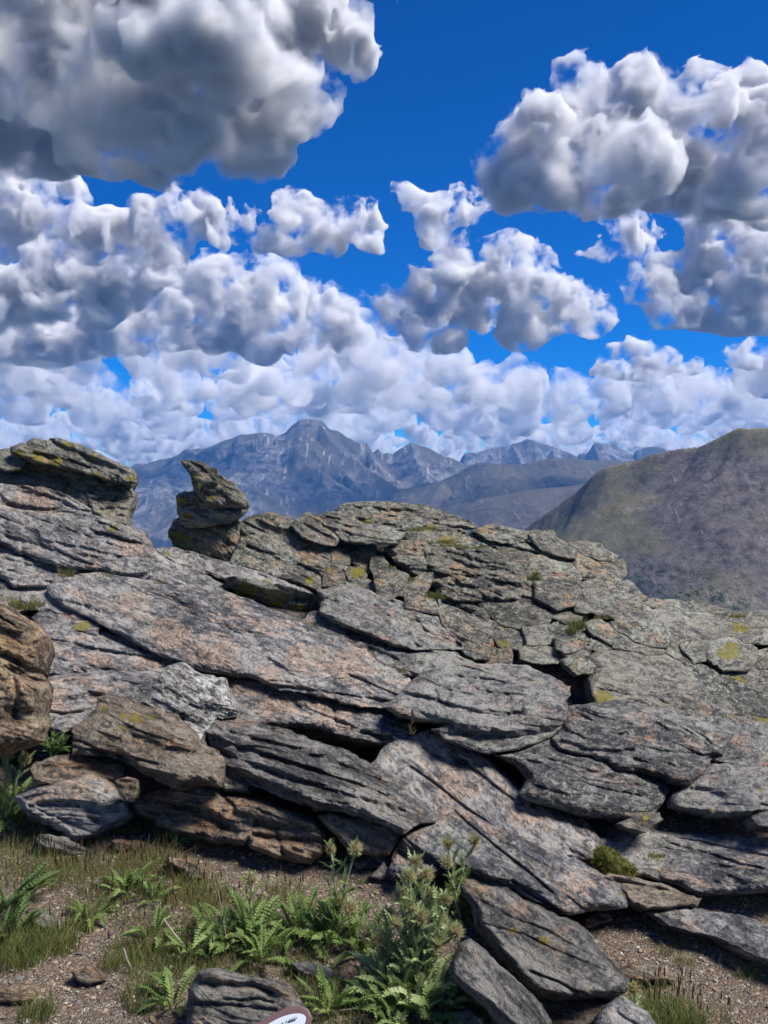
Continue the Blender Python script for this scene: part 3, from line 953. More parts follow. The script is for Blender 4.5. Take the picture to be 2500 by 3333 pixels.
stone('cap_slab', '40,1457 70,1442 110,1432 160,1437 167,1427 200,1431 260,1455 320,1482 370,1502 425,1530 437,1550 430,1572 400,1577 360,1568 320,1553 280,1540 225,1525 165,1515 110,1505 55,1495 42,1480', ML, o, lift=0.35, bed=22, amp=1.3, moss=[(120, 1490, 50), (60, 1480, 30), (215, 1450, 30), (300, 1490, 22), (180, 1505, 40), (420, 1560, 20), (315, 1545, 25)], warm=[(330, 1560, 30)], cracks=[('50,1475 110,1478 180,1490 250,1510 330,1538', 5, .07), ('170,1440 220,1462 300,1495 400,1530', 5, .06), ('260,1480 330,1512 425,1545', 4, .05)])
stone('block', '-60,1468 0,1470 40,1470 50,1492 90,1505 60,1530 -60,1525', ML, o, lift=0.1, bed=10)
stone('slab', '-60,1572 75,1583 150,1593 220,1613 280,1658 350,1690 418,1712 465,1732 486,1770 480,1782 430,1768 380,1750 320,1730 260,1710 200,1690 125,1682 60,1670 -60,1660', MG, o, lift=0.12, bed=20, amp=1.5, warm=[(120, 1620, 90)], moss=[(370, 1720, 22)], cracks=[('-40,1635 60,1650 140,1660 230,1672 300,1690 400,1735', 5, .1), ('60,1605 150,1615 230,1650 300,1672', 5, .07)])
stone('slab', '-60,1650 60,1660 125,1672 200,1675 260,1700 320,1720 380,1745 430,1760 480,1777 500,1795 550,1825 615,1840 720,1895 735,1912 700,1922 640,1910 550,1905 475,1880 400,1875 320,1850 250,1850 190,1840 130,1825 75,1805 30,1780 -60,1765', MG, o, lift=0.22, bed=22, cracks=[('180,1765 230,1780 290,1790 350,1810', 5, .05), ('20,1745 100,1775 200,1800 260,1825', 6, .08), ('300,1735 340,1755 350,1770', 4, .05), ('400,1800 470,1815 560,1850', 4, .04)], warm=[(420, 1770, 60), (300, 1830, 50)])
stone('slab', '-60,1740 30,1770 75,1795 150,1822 240,1845 350,1850 475,1870 550,1893 600,1905 500,1905 430,1890 350,1880 280,1882 220,1895 150,1908 100,1912 50,1912 25,1890 -60,1850', MG, o, lift=0.05, bed=12, amp=1.3, moss=[(350, 1872, 25), (520, 1895, 20)], cracks=[('-40,1800 40,1830 140,1850 240,1862 350,1868', 6, .1)])
stone('block', '-60,1835 25,1875 60,1905 120,1905 160,1915 150,1945 110,1975 60,1995 -60,2000', MK, o, lift=-0.05, bed=15, moss=[(60, 1970, 40)])
stone('block', '70,1930 110,1912 160,1905 175,1935 230,1965 300,1995 300,2010 200,1995 120,1985 75,1965', MG, o, lift=0.02, bed=12)
stone('ledge', '105,2010 130,1995 200,1990 290,2010 330,2040 310,2065 200,2045 120,2035', MG, o, lift=0.05, bed=8, moss=[(270, 2040, 45)])

# ---- the spire
o = outcrop('rock_spire', 670, 1830, 'lone crooked rock spire with a beak shaped top standing before the mountain', 'rock spire')
stone('base_block', '542,1720 570,1685 600,1682 650,1675 750,1680 782,1700 777,1760 772,1800 748,1832 700,1826 650,1818 600,1797 565,1787 550,1750', ML, o, Y=8.55, tilt=0.12, tiltx=-0.05, bed=20, T=.14, R=.3, grow=0, edge=8, moss=[(580, 1765, 70), (640, 1795, 60), (690, 1700, 45), (560, 1740, 30)], warm=[(700, 1755, 90), (670, 1730, 60)], cracks=[('600,1710 680,1700 760,1705', 5, .05)])
stone('middle_block', '569,1614 600,1602 640,1590 665,1600 725,1605 797,1606 803,1645 796,1668 772,1690 740,1704 660,1712 600,1716 580,1700 578,1660', ML, o, Y=8.45, tilt=0.1, bed=12, amp=1.5, T=.14, R=.3, edge=8, moss=[(590, 1630, 25), (610, 1680, 25)], cracks=[('590,1650 660,1662 730,1655 795,1650', 5, .08), ('640,1615 690,1642 760,1640', 4, .07)])
stone('shoulder_block', '632,1592 640,1562 720,1545 752,1568 783,1600 802,1622 797,1650 725,1652 668,1640 648,1612', ML, o, Y=8.38, tilt=0.05, bed=30, T=.12, R=.3, edge=7, moss=[(640, 1590, 18), (690, 1620, 20)], cracks=[('650,1600 700,1612 735,1600', 4, .05)])
stone('beak_slab', '589,1496 614,1493 656,1505 702,1529 716,1556 712,1578 670,1590 648,1606 628,1594 617,1552 598,1526', ML, o, Y=8.35, tilt=0.05, bed=28, T=.12, R=.3, edge=6, moss=[(632, 1550, 25), (640, 1580, 20)])

# ---- central broken cliff
o = outcrop('rock_outcrop', 1250, 2050, 'broken grey cliff of stacked blocks forming the crest below the peaks')
kw = dict(mat=ML, parent=o)
stone('cap_block', '1102,1665 1110,1647 1135,1635 1210,1635 1270,1637 1305,1645 1365,1640 1405,1655 1480,1680 1540,1700 1552,1718 1480,1715 1420,1712 1330,1730 1280,1725 1210,1712 1170,1705 1150,1690', **kw, lift=-0.1, bed=8, amp=1.4, T=.3, cracks=[('1140,1660 1200,1655 1270,1668 1330,1665 1420,1690', 5, .08), ('1200,1690 1260,1680 1330,1700', 4, .06)], warm=[(1280, 1675, 40)], moss=[(1190, 1700, 28)])
stone('ledge_slab', '1310,1735 1400,1708 1480,1722 1560,1740 1640,1780 1700,1800 1610,1802 1500,1785 1400,1768 1310,1765', **kw, lift=-0.1, bed=12, moss=[(1390, 1715, 40), (1460, 1770, 60)], warm=[(1525, 1745, 40)])
stone('cap_block', '1540,1722 1600,1707 1675,1725 1720,1730 1735,1748 1700,1765 1625,1762 1570,1750', **kw, lift=0.0, bed=14, amp=1.3, warm=[(1585, 1725, 30)])
stone('slab', '1545,1740 1630,1755 1700,1765 1800,1790 1850,1810 1890,1838 1860,1855 1780,1848 1700,1822 1640,1800', **kw, lift=-0.05, bed=20, amp=1.4, cracks=[('1570,1760 1650,1778 1750,1805 1840,1835', 5, .08)])
stone('cap_block', '1728,1742 1745,1728 1800,1735 1815,1755 1872,1790 1867,1818 1845,1820 1780,1796 1740,1770', **kw, lift=0.08, bed=28, amp=1.2)
stone('cap_block', '1830,1790 1860,1768 1915,1763 1940,1775 1985,1795 2012,1807 1992,1826 1950,1820 1905,1808', **kw, lift=0.05, bed=20, rust=[(1975, 1810, 25)])
stone('slab', '1850,1795 1920,1802 1980,1825 2022,1822 2038,1862 2010,1890 1960,1876 1900,1876 1870,1840', **kw, lift=0.0, bed=24, amp=0.8, warm=[(1930, 1835, 80)])
stone('slab', '1715,1815 1780,1808 1850,1830 1895,1860 1885,1886 1820,1881 1770,1876 1722,1866', **kw, lift=0.02, bed=8, rust=[(1820, 1873, 40)], moss=[(1735, 1875, 30)])
stone('wall_block', '1255,1785 1290,1765 1400,1755 1480,1785 1600,1792 1700,1802 1722,1830 1727,1880 1737,1922 1732,1950 1650,1956 1550,1956 1495,1956 1450,1942 1400,1890 1350,1875 1290,1835', **kw, lift=0.18, bed=12, amp=1.35, T=0.35, warm=[(1350, 1780, 50), (1500, 1860, 60)], cracks=[('1370,1770 1390,1830 1400,1875', 5, .07), ('1400,1880 1480,1872 1560,1878 1600,1868', 5, .1), ('1450,1905 1550,1915 1650,1905 1730,1910', 4, .06), ('1480,1800 1560,1830 1650,1840', 4, .05)])
stone('overhang_slab', '1025,1674 1070,1668 1110,1663 1150,1678 1170,1703 1210,1710 1260,1715 1312,1735 1305,1748 1280,1770 1230,1770 1180,1765 1140,1762 1110,1750 1080,1724 1052,1702', **kw, lift=0.35, bed=10, amp=1.2, warm=[(1140, 1720, 25)], cracks=[('1090,1700 1150,1720 1230,1735', 4, .05)])
stone('tilted_slab', '950,1706 985,1680 1000,1669 1040,1683 1057,1710 1090,1735 1102,1752 1090,1773 1050,1773 990,1746', **kw, lift=0.3, bed=30, amp=1.2, cracks=[('985,1705 1040,1735 1090,1760', 4, .06)])
stone('wall_block', '777,1725 782,1702 830,1680 880,1676 940,1685 978,1712 988,1740 1045,1770 1077,1792 1072,1830 1057,1870 1052,1908 1032,1926 955,1896 880,1872 800,1852 748,1836 772,1792', **kw, lift=0.1, bed=24, amp=0.9, T=.3, warm=[(1000, 1790, 60), (890, 1690, 40)], moss=[(1005, 1760, 25), (1010, 1890, 25)], cracks=[('790,1775 850,1795 920,1815 1000,1850 1050,1880', 5, .09), ('800,1730 880,1760 960,1770', 4, .04)])
for pl, kk in (('1077,1785 1100,1772 1130,1800 1133,1832 1120,1853 1080,1828', dict(warm=[(1100, 1810, 30)])),
               ('1070,1832 1110,1847 1118,1885 1112,1905 1050,1905 1056,1872', dict(warm=[(1085, 1870, 40)], moss=[(1070, 1850, 22)])),
               ('1122,1785 1180,1766 1222,1785 1217,1830 1202,1873 1175,1847 1138,1822', dict(warm=[(1180, 1815, 60)], moss=[(1205, 1850, 25)], lift=-0.1)),
               ('1143,1847 1175,1847 1192,1872 1182,1888 1140,1884 1128,1866', dict(moss=[(1165, 1865, 40)])),
               ('1213,1815 1245,1812 1262,1840 1252,1873 1225,1873 1210,1850', {}),
               ('1122,1892 1170,1880 1217,1895 1228,1922 1217,1935 1155,1925', {}),
               ('1218,1877 1260,1860 1282,1848 1327,1875 1312,1902 1297,1932 1255,1953 1230,1938', dict(lift=0.3, amp=.5)),
               ('1303,1912 1335,1896 1370,1875 1402,1869 1398,1902 1382,1928 1330,1943 1298,1937', dict(lift=0.25, warm=[(1365, 1905, 30)])),
               ('1323,1943 1370,1930 1407,1950 1430,1976 1422,1995 1380,1985 1323,1975', dict(lift=0.3, warm=[(1370, 1955, 40)])),
               ('1560,1965 1600,1955 1700,1952 1770,1970 1792,2010 1782,2044 1700,2050 1640,2040 1590,1995', dict(lift=0.1, bed=12)),
               ('1737,1905 1760,1873 1810,1873 1880,1893 1900,1915 1884,1945 1864,1972 1815,1988 1775,1968 1743,1948', dict(lift=0.25, bed=8, warm=[(1850, 1940, 25)], T=.25)),
               ('1868,1968 1890,1925 1940,1912 1977,1940 1984,1972 1967,1998 1920,1994 1880,1990', dict(lift=0.2)),
               ('1892,1895 1960,1880 2010,1888 2050,1898 2077,1920 2102,1940 2102,1952 2070,1958 2030,1945 1970,1935 1910,1920', dict(bed=14, amp=1.5, lift=0.05)),
               ('1960,1935 2030,1944 2075,1955 2097,1966 2060,1980 2000,1972 1975,1958', dict(lift=0.1)),
               ('1785,1992 1840,1982 1897,2000 1884,2024 1830,2024 1795,2012', dict(lift=0.1)),
               ('1805,2026 1860,2020 1872,2044 1820,2058', dict(lift=0.05)),
               ('1705,2045 1780,2038 1788,2088 1772,2100 1720,2100', dict(lift=0.2)),
               ('1784,2040 1815,2028 1824,2082 1790,2096', dict(lift=0.12)),
               ('1812,2077 1850,2050 1910,2068 1918,2087 1882,2113 1840,2124 1816,2112', dict(lift=0.35)),
               ('1843,2124 1880,2102 1922,2105 1917,2132 1895,2146 1860,2139', dict(lift=0.32)),
               ('1833,2148 1860,2138 1910,2150 1930,2170 1922,2192 1880,2190 1843,2168', dict(lift=0.38, moss=[(1870, 2170, 15)])),
               ('1922,2080 1985,2086 1998,2106 1960,2119 1926,2111', dict(lift=0.2)),
               ('1976,1970 2040,1955 2080,1968 2122,1985 2142,2010 2152,2034 2090,2036 2010,2026 1983,2000', dict(lift=0.15, bed=12)),
               ('1903,2034 1950,2013 2010,2043 2070,2078 2140,2093 2164,2122 2120,2136 2070,2126 2000,2106 1940,2072', dict(lift=0.25, bed=20, warm=[(1980, 2050, 40)], amp=1.3)),
               ('1995,2022 2090,2025 2157,2030 2186,2080 2167,2106 2120,2100 2060,2080 2008,2050', dict(lift=0.28, bed=14, warm=[(2140, 2080, 30)])),
               ('1600,2020 1660,2008 1702,2040 1712,2080 1692,2114 1640,2114 1608,2084', dict(lift=0.05, moss=[(1640, 2100, 35), (1650, 2040, 20)])),
               ('1578,2120 1612,2110 1617,2165 1583,2170', dict(warm=[(1597, 2140, 40)])),
               ('1620,2117 1662,2110 1668,2170 1624,2170', dict(warm=[(1640, 2140, 40)])),
               ('1695,2112 1740,2093 1800,2108 1838,2140 1833,2158 1760,2156 1695,2146', dict(lift=0.18)),
               ('1650,2148 1760,2152 1840,2168 1880,2190 1917,2195 1920,2255 1902,2285 1850,2285 1780,2250 1700,2200', dict(mat=MK, lift=-0.15, rust=[(1890, 2230, 30)])),
               ('1415,1990 1500,1970 1570,1983 1592,2010 1598,2060 1603,2100 1592,2146 1540,2146 1490,2105 1450,2055', dict(lift=0.12, bed=20, amp=1.3, rust=[(1597, 2100, 20)])),
               ('1430,1945 1500,1955 1580,1962 1590,1985 1500,1985 1430,1985', dict(lift=0.0, warm=[(1500, 1970, 30)]))):
    d = dict(mat=ML, parent=o, lift=0.08, bed=12); d.update(kk)
    stone('block', pl, **d)
stone('mossy_ledge', '505,1790 560,1783 620,1798 700,1823 750,1834 830,1858 900,1880 1000,1918 1025,1938 960,1932 880,1912 800,1897 740,1887 640,1858 570,1828', MG, o, lift=0.12, bed=20, amp=1.3, moss=[(545, 1805, 15), (870, 1900, 30)])
stone('mossy_wedge', '725,1880 760,1873 830,1888 900,1898 1000,1928 1052,1945 1032,1988 990,2024 960,2036 905,2006 840,1972 770,1938 738,1910', ML, o, Y=7.9, tilt=-0.26, bed=16, T=.2, R=.4, moss=[(800, 1925, 60), (900, 1950, 60), (970, 1990, 50)], cracks=[('740,1905 830,1925 930,1945 1040,1955', 10, .12)])
stone('long_slab', '1030,1924 1120,1903 1200,1923 1265,1950 1355,1975 1420,1988 1432,2020 1457,2055 1498,2090 1498,2110 1430,2112 1355,2110 1280,2096 1210,2066 1140,2050 1090,2030 1045,1995 1050,1953', MR, o, lift=0.35, bed=20, amp=1.2, warm=[(1450, 2080, 50)], cracks=[('1060,1950 1150,1975 1250,2000 1400,2060 1480,2095', 4, .04), ('1200,1940 1290,1965 1400,2000', 4, .05)])
stone('lower_slab', '983,2034 1010,1995 1045,1990 1090,2020 1140,2040 1210,2056 1280,2086 1355,2102 1430,2105 1480,2128 1535,2150 1555,2175 1480,2182 1400,2197 1320,2197 1250,2158 1180,2118 1100,2083 1040,2062', MR, o, lift=0.22, bed=18, amp=1.2, moss=[(1010, 2030, 20)], cracks=[('1190,2110 1260,2135 1290,2150', 7, .14), ('1150,2070 1250,2090 1340,2120 1440,2130', 5, .1)])

# ---- the shoulder of rock beyond, to the right of the cliff
o = outcrop('rock_outcrop', 2380, 2200, 'low ledgy shoulder of grey rock below the scree slope at the picture edge')
for nm, pl, kk in (('slab', '2095,1962 2125,1950 2210,1955 2310,1970 2385,1990 2480,1988 2620,1985 2620,2066 2410,2078 2310,2088 2260,2053 2225,2028 2160,1995', dict(lift=-0.2, bed=10, amp=.8, moss=[(2410, 2045, 40)], warm=[(2150, 1955, 40)])),
                   ('block', '2120,1985 2160,1983 2227,2015 2217,2038 2165,2044 2148,2022', dict(mat=MK)),
                   ('slab', '2163,2047 2225,2028 2312,2075 2292,2090 2210,2106 2178,2084', dict(lift=0.1, bed=18)),
                   ('block', '2218,2097 2260,2080 2312,2090 2308,2144 2260,2156 2233,2124', dict(lift=0.15)),
                   ('block', '2303,2092 2360,2079 2430,2088 2463,2110 2459,2144 2437,2176 2360,2182 2303,2146', dict(lift=0.2, moss=[(2370, 2120, 60)], bed=6, amp=1.4)),
                   ('slab', '2383,2072 2435,2060 2620,2045 2620,2100 2440,2096', dict(lift=0.15, bed=4)),
                   ('slab', '2240,2150 2320,2160 2370,2180 2440,2170 2620,2180 2620,2310 2440,2250 2360,2210', dict(lift=0.0, bed=18, moss=[(2400, 2220, 40)])),
                   ('block', '2453,2122 2620,2086 2620,2190 2470,2178', dict(lift=0.05)),
                   ('block', '2160,2120 2190,2088 2235,2108 2290,2165 2360,2200 2440,2240 2620,2300 2620,2372 2440,2325 2400,2330 2330,2310 2290,2255 2210,2165', dict(lift=0.12, bed=24)),
                   ('block', '1918,2212 1930,2182 1918,2145 1960,2115 2040,2122 2140,2122 2212,2158 2277,2222 2312,2268 2328,2320 2328,2345 2210,2340 2110,2312 2040,2295 2000,2300 1935,2300 1923,2268', dict(lift=0.32, bed=16, amp=.8, T=.35, moss=[(1960, 2275, 55), (2010, 2285, 25)], cracks=[('1940,2240 2030,2262 2120,2270 2230,2320', 5, .06)])),
                   ('chip', '2323,2297 2360,2300 2414,2352 2396,2366 2328,2342', dict(lift=0.3, mat=MK, moss=[(2380, 2330, 15)])),
                   ('slab', '2380,2330 2480,2308 2620,2345 2620,2410 2440,2378', dict(lift=0.1, bed=16, moss=[(2480, 2330, 40)]))):
    d = dict(mat=ML, parent=o, lift=0.08, bed=12); d.update(kk)
    stone(nm, pl, **d)

# ---- big slabs and boulders, each lying loose or split off on its own
stone('rock_slab', '160,1910 190,1892 260,1870 320,1865 380,1873 450,1886 525,1898 640,1903 710,1918 750,1940 830,1966 905,2000 965,2028 1040,2053 1110,2073 1180,2113 1230,2150 1320,2185 1340,2240 1275,2305 1180,2298 1105,2286 1045,2263 980,2253 890,2238 830,2203 700,2186 625,2173 575,2148 500,2123 430,2088 380,2058 320,2028 280,2003 210,1975 170,1938', MG,
      label='longest smooth grey slab sweeping down from under the cap slab outcrop', lift=0.25, bed=19, amp=0.62, T=.22, R=.3, warm=[(560, 2060, 90), (700, 2110, 110), (1000, 2150, 90), (1150, 2160, 90), (430, 1960, 70), (880, 2190, 60)],
      cracks=[('370,1965 430,1980 520,2010', 5, .05), ('220,1960 300,1985 380,2030', 7, .08), ('420,2010 480,2040 560,2075 640,2130', 4, .03), ('1170,2150 1210,2175 1240,2200', 5, .05), ('800,2060 900,2090 1010,2125 1100,2160', 3.5, .03), ('560,1935 700,1960 830,2010', 3.5, .03)], moss=[])
stone('rock_slab', '115,2010 160,2000 240,2015 300,2048 430,2086 500,2120 575,2145 625,2170 700,2183 825,2200 890,2235 980,2250 1105,2283 1265,2303 1350,2375 1310,2430 1150,2410 1000,2362 830,2362 700,2345 560,2315 500,2225 350,2200 200,2212 130,2205 112,2100', MG,
      label='mottled grey and pink slab below the longest slab and behind the white crusted boulder', lift=0.08, bed=15, amp=0.8, warm=[(760, 2220, 80), (480, 2150, 60), (330, 2150, 50), (1100, 2310, 100), (900, 2300, 60)],
      cracks=[('1060,2275 1090,2310 1095,2350', 5, .08), ('1095,2365 1200,2395 1270,2405', 5, .08), ('950,2285 980,2310 1020,2330', 5, .06), ('130,2120 250,2110 400,2130', 4, .04)])
stone('rock_slab', '120,2212 240,2198 350,2187 490,2190 560,2220 540,2260 470,2300 420,2330 300,2345 235,2378 200,2388 125,2365 118,2290', MG,
      label='dark topped slab with a rusty front edge beside the orange boulder', lift=0.25, bed=4, amp=.9, T=.35, warm=[(170, 2290, 70), (330, 2270, 40), (290, 2215, 30)], cracks=[('120,2290 200,2285 330,2272', 14, .10), ('125,2320 220,2325 310,2310', 6, .1)])
stone('boulder', '500,2250 520,2205 550,2170 590,2165 645,2198 725,2213 742,2263 778,2310 762,2334 700,2334 682,2352 662,2402 668,2424 640,2404 590,2344 525,2314 450,2292', MW,
      label='boulder crusted with white lichen behind the brown yellow spotted boulder', cat='boulder', lift=0.42, bed=30, amp=1.3, rust=[(610, 2190, 12)])
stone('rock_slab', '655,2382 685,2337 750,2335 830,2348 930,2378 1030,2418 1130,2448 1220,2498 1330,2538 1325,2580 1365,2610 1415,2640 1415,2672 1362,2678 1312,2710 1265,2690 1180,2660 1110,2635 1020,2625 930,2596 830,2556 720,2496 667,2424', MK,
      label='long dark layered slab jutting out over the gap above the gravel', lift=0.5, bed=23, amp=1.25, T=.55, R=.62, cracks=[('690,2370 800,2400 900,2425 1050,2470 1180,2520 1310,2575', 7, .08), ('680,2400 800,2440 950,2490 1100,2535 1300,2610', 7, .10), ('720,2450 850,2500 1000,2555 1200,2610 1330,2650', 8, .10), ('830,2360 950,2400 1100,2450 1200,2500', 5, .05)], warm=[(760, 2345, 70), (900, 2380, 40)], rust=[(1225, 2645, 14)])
stone('rock_slab', '1200,2500 1270,2420 1330,2400 1405,2375 1460,2398 1530,2438 1580,2458 1660,2543 1710,2588 1810,2623 1880,2653 1912,2688 1965,2750 1955,2800 1800,2780 1600,2720 1410,2680 1360,2620 1310,2580', MG,
      label='pale smooth slab running down under the lichen slabs to the moss cushion', lift=0.12, bed=38, amp=0.45, T=.2, warm=[(1480, 2560, 80), (1700, 2660, 70), (1900, 2690, 40)], cracks=[('1340,2405 1400,2450 1470,2482 1530,2480', 4, .05), ('1500,2475 1560,2520 1620,2570 1690,2620', 5, .06), ('1870,2655 1890,2700', 5, .05)])
stone('rock_slab', '1262,2302 1320,2240 1380,2190 1460,2168 1560,2162 1660,2166 1720,2173 1780,2203 1850,2233 1848,2262 1842,2282 1852,2302 1846,2345 1800,2375 1700,2392 1560,2385 1480,2372 1450,2350 1380,2345 1300,2330', MR,
      label='broad lichen spotted slab with a pink corner lying over the pale smooth slab', lift=0.45, bed=8, amp=1.15, T=.3, warm=[(1840, 2235, 30), (1300, 2310, 25)], cracks=[('1300,2255 1380,2275 1480,2300 1570,2325 1640,2335 1700,2320', 6, .09), ('1490,2200 1540,2235 1560,2250', 4, .05), ('1560,2250 1660,2265 1760,2268 1840,2262', 5, .06)])
stone('rock_slab', '1412,2372 1480,2352 1560,2362 1660,2352 1760,2335 1842,2310 1856,2320 1846,2362 1782,2402 1740,2420 1660,2438 1600,2448 1540,2438 1450,2408', MR,
      label='thin lower leaf of the lichen spotted slab above the dark gap', lift=0.36, bed=6, amp=1.1, cracks=[('1420,2385 1520,2395 1620,2400 1700,2385', 5, .06)])
stone('rock_slab', '1848,2302 1910,2295 2010,2283 2060,2293 2110,2303 2185,2313 2230,2333 2310,2333 2398,2360 2393,2387 2363,2422 2347,2458 2307,2478 2302,2498 2282,2518 2237,2550 2180,2541 2110,2512 2010,2502 1980,2477 1910,2457 1850,2447 1825,2437 1805,2405 1840,2370', MR,
      label='wide flat topped slab with purple grey surface above the wedge of lichened rock', lift=0.5, bed=10, amp=0.9, T=.32, warm=[(1870, 2330, 40), (2250, 2430, 60), (2330, 2400, 40)], cracks=[('1820,2415 1900,2440 1980,2450 2060,2445', 7, .08), ('1960,2395 2000,2400 2040,2390', 5, .05), ('2130,2350 2180,2385 2195,2380', 5, .05), ('2050,2470 2130,2490 2220,2500 2290,2495', 10, .07)])
stone('boulder', '1700,2582 1727,2532 1690,2487 1620,2462 1700,2448 1785,2400 1830,2430 1900,2453 1960,2468 2060,2503 2182,2540 2177,2572 2142,2624 2112,2655 2060,2672 2010,2662 1910,2647 1810,2622 1735,2606', MR,
      label='wedge of grey rock speckled with pale lichen overhanging the black gap', cat='rock', lift=0.42, bed=14, amp=0.95, T=.38, R=.35, cracks=[('1700,2470 1790,2500 1880,2520 1960,2510', 5, .05), ('1740,2560 1850,2590 1960,2590', 4, .04)])
stone('rock', '2028,2674 2085,2652 2142,2645 2154,2667 2102,2700 2050,2695', ML, label='small rust and yellow stained rock wedged under the lichened wedge', lift=0.4, moss=[(2100, 2660, 20)], rust=[(2085, 2680, 30)])
stone('boulder', '2213,2552 2260,2538 2305,2500 2330,2487 2460,2495 2620,2480 2620,2640 2360,2656 2285,2646 2188,2624 2194,2590', MR,
      label='square edged dark block streaked with green lichen at the picture edge', cat='rock', lift=0.45, bed=-2, amp=.9, T=.35, moss=[(2310, 2640, 18), (2480, 2570, 15)], cracks=[('2215,2570 2300,2580 2360,2600', 12, .10)])
stone('rock_slab', '2328,2474 2360,2420 2400,2368 2430,2353 2620,2380 2620,2495 2410,2502', MR, label='dark slab with a pink patch resting on the square edged block', lift=0.4, bed=12, amp=.9, warm=[(2410, 2410, 40), (2490, 2470, 40)])
stone('rock', '2452,2664 2470,2640 2620,2628 2620,2700 2470,2690', MR, label='small rock in the black gap under the square edged block', lift=0.35)
stone('rock_slab', '1273,2832 1290,2755 1330,2708 1400,2668 1430,2638 1500,2612 1560,2638 1660,2688 1760,2728 1850,2788 1930,2820 1980,2860 2022,2895 2047,2930 2037,2953 1940,2960 1880,2970 1820,2972 1765,2945 1700,2905 1640,2875 1560,2855 1450,2840 1400,2868 1330,2860 1285,2858', MG,
      label='large tilted slab with a tan rim and a pointed end behind the thistles', lift=0.18, bed=32, amp=0.75, T=.3, R=.22, warm=[(1330, 2720, 70), (1420, 2665, 60), (1510, 2640, 50), (1620, 2720, 50), (1300, 2790, 40)], moss=[(2015, 2910, 14)], cracks=[('1300,2775 1360,2790 1450,2830 1540,2850', 12, .12), ('1600,2720 1700,2780 1800,2830', 3.5, .025), ('1900,2850 1940,2870 1960,2870', 5, .04)])
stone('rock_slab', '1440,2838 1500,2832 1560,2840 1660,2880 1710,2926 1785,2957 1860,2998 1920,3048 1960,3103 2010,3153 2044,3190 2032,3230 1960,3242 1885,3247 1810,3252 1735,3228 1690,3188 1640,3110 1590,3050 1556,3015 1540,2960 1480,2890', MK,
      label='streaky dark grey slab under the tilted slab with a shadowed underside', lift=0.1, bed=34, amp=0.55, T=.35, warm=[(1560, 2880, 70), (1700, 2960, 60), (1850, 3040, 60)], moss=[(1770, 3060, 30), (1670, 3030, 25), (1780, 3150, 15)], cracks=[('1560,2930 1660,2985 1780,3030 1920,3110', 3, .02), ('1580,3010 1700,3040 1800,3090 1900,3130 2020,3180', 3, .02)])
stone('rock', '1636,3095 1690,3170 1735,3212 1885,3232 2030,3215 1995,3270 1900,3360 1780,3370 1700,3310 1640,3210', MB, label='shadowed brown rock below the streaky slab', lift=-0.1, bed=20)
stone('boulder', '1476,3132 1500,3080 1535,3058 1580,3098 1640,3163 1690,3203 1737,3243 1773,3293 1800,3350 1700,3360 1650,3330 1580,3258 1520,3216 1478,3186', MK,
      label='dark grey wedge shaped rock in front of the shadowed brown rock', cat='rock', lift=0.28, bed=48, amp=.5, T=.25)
stone('rock', '1940,3360 1975,3290 2030,3248 2075,3278 2112,3303 2160,3360', MG, label='small grey rock with a green spot at the bottom edge under a lone thistle', lift=0.1, bed=30, amp=.6, warm=[(1985, 3300, 30)])
stone('rock_slab', '1962,2857 1990,2835 2060,2858 2160,2883 2278,2925 2264,2950 2160,2956 2110,2953 2050,2936 2038,2908', MB, label='triangular slab with a brown shaded front beside the moss cushion', lift=0.12, bed=14, amp=.8, T=.25, cracks=[('1990,2870 2080,2885 2180,2905 2260,2925', 12, .10)])
stone('rock_slab', '1930,2740 1970,2698 2040,2688 2150,2708 2300,2718 2620,2735 2620,2895 2350,2905 2250,2905 2200,2875 2100,2850 2000,2830', MG, label='broad pale grey bedrock shelf below the black gap', lift=0.05, bed=10, amp=.8, T=.2, moss=[(2140, 2790, 20)], cracks=[('2150,2760 2230,2775 2290,2790', 4, .04)])
stone('rock_slab', '2120,2968 2200,2955 2270,2960 2400,2980 2620,3040 2620,3170 2450,3105 2350,3050 2250,3030 2170,3005', MG, label='blue grey bedrock hump sunk in the gravel', lift=0.06, bed=28, amp=.35, T=.12, R=.4)
# lower row of brown rocks and the boulders of the gap
stone('boulder', '-80,1960 0,1966 60,2008 110,2030 134,2070 137,2095 122,2140 112,2190 132,2230 134,2270 122,2330 132,2360 112,2412 60,2430 20,2450 -80,2470', MO, label='orange weathered boulder standing at the picture edge above the thistle', cat='boulder', Y=4.35, tilt=0.05, bed=25, amp=1.1, T=.35, R=.35, cracks=[('-40,2130 20,2135 70,2165 110,2190', 8, .10), ('40,2200 60,2260 50,2330', 8, .06)])
stone('boulder', '237,2382 245,2365 280,2345 320,2308 325,2272 370,2263 440,2288 500,2308 570,2333 610,2368 645,2413 700,2443 722,2475 717,2528 707,2555 625,2548 570,2568 520,2541 460,2506 400,2471 350,2455 280,2456 243,2450', MB,
      label='brown boulder with bright yellow lichen spots wedged over a black hollow', cat='boulder', lift=0.62, bed=16, amp=1.0, T=.4, R=.4, moss=[(440, 2345, 42), (400, 2330, 22), (340, 2305, 18), (490, 2335, 20), (400, 2368, 20), (340, 2350, 14)], rust=[(600, 2435, 25)], cracks=[('330,2290 420,2310 520,2345 560,2370', 7, .06), ('540,2440 620,2450 700,2455', 8, .08)])
stone('rock_slab', '103,2502 125,2475 200,2463 260,2453 320,2478 397,2498 397,2523 370,2545 310,2537 250,2537 165,2552 108,2540', MB, label='flat reddish slab lying on the pink grey rock', lift=0.36, bed=5, amp=.8, cracks=[('130,2500 250,2505 390,2512', 9, .06)])
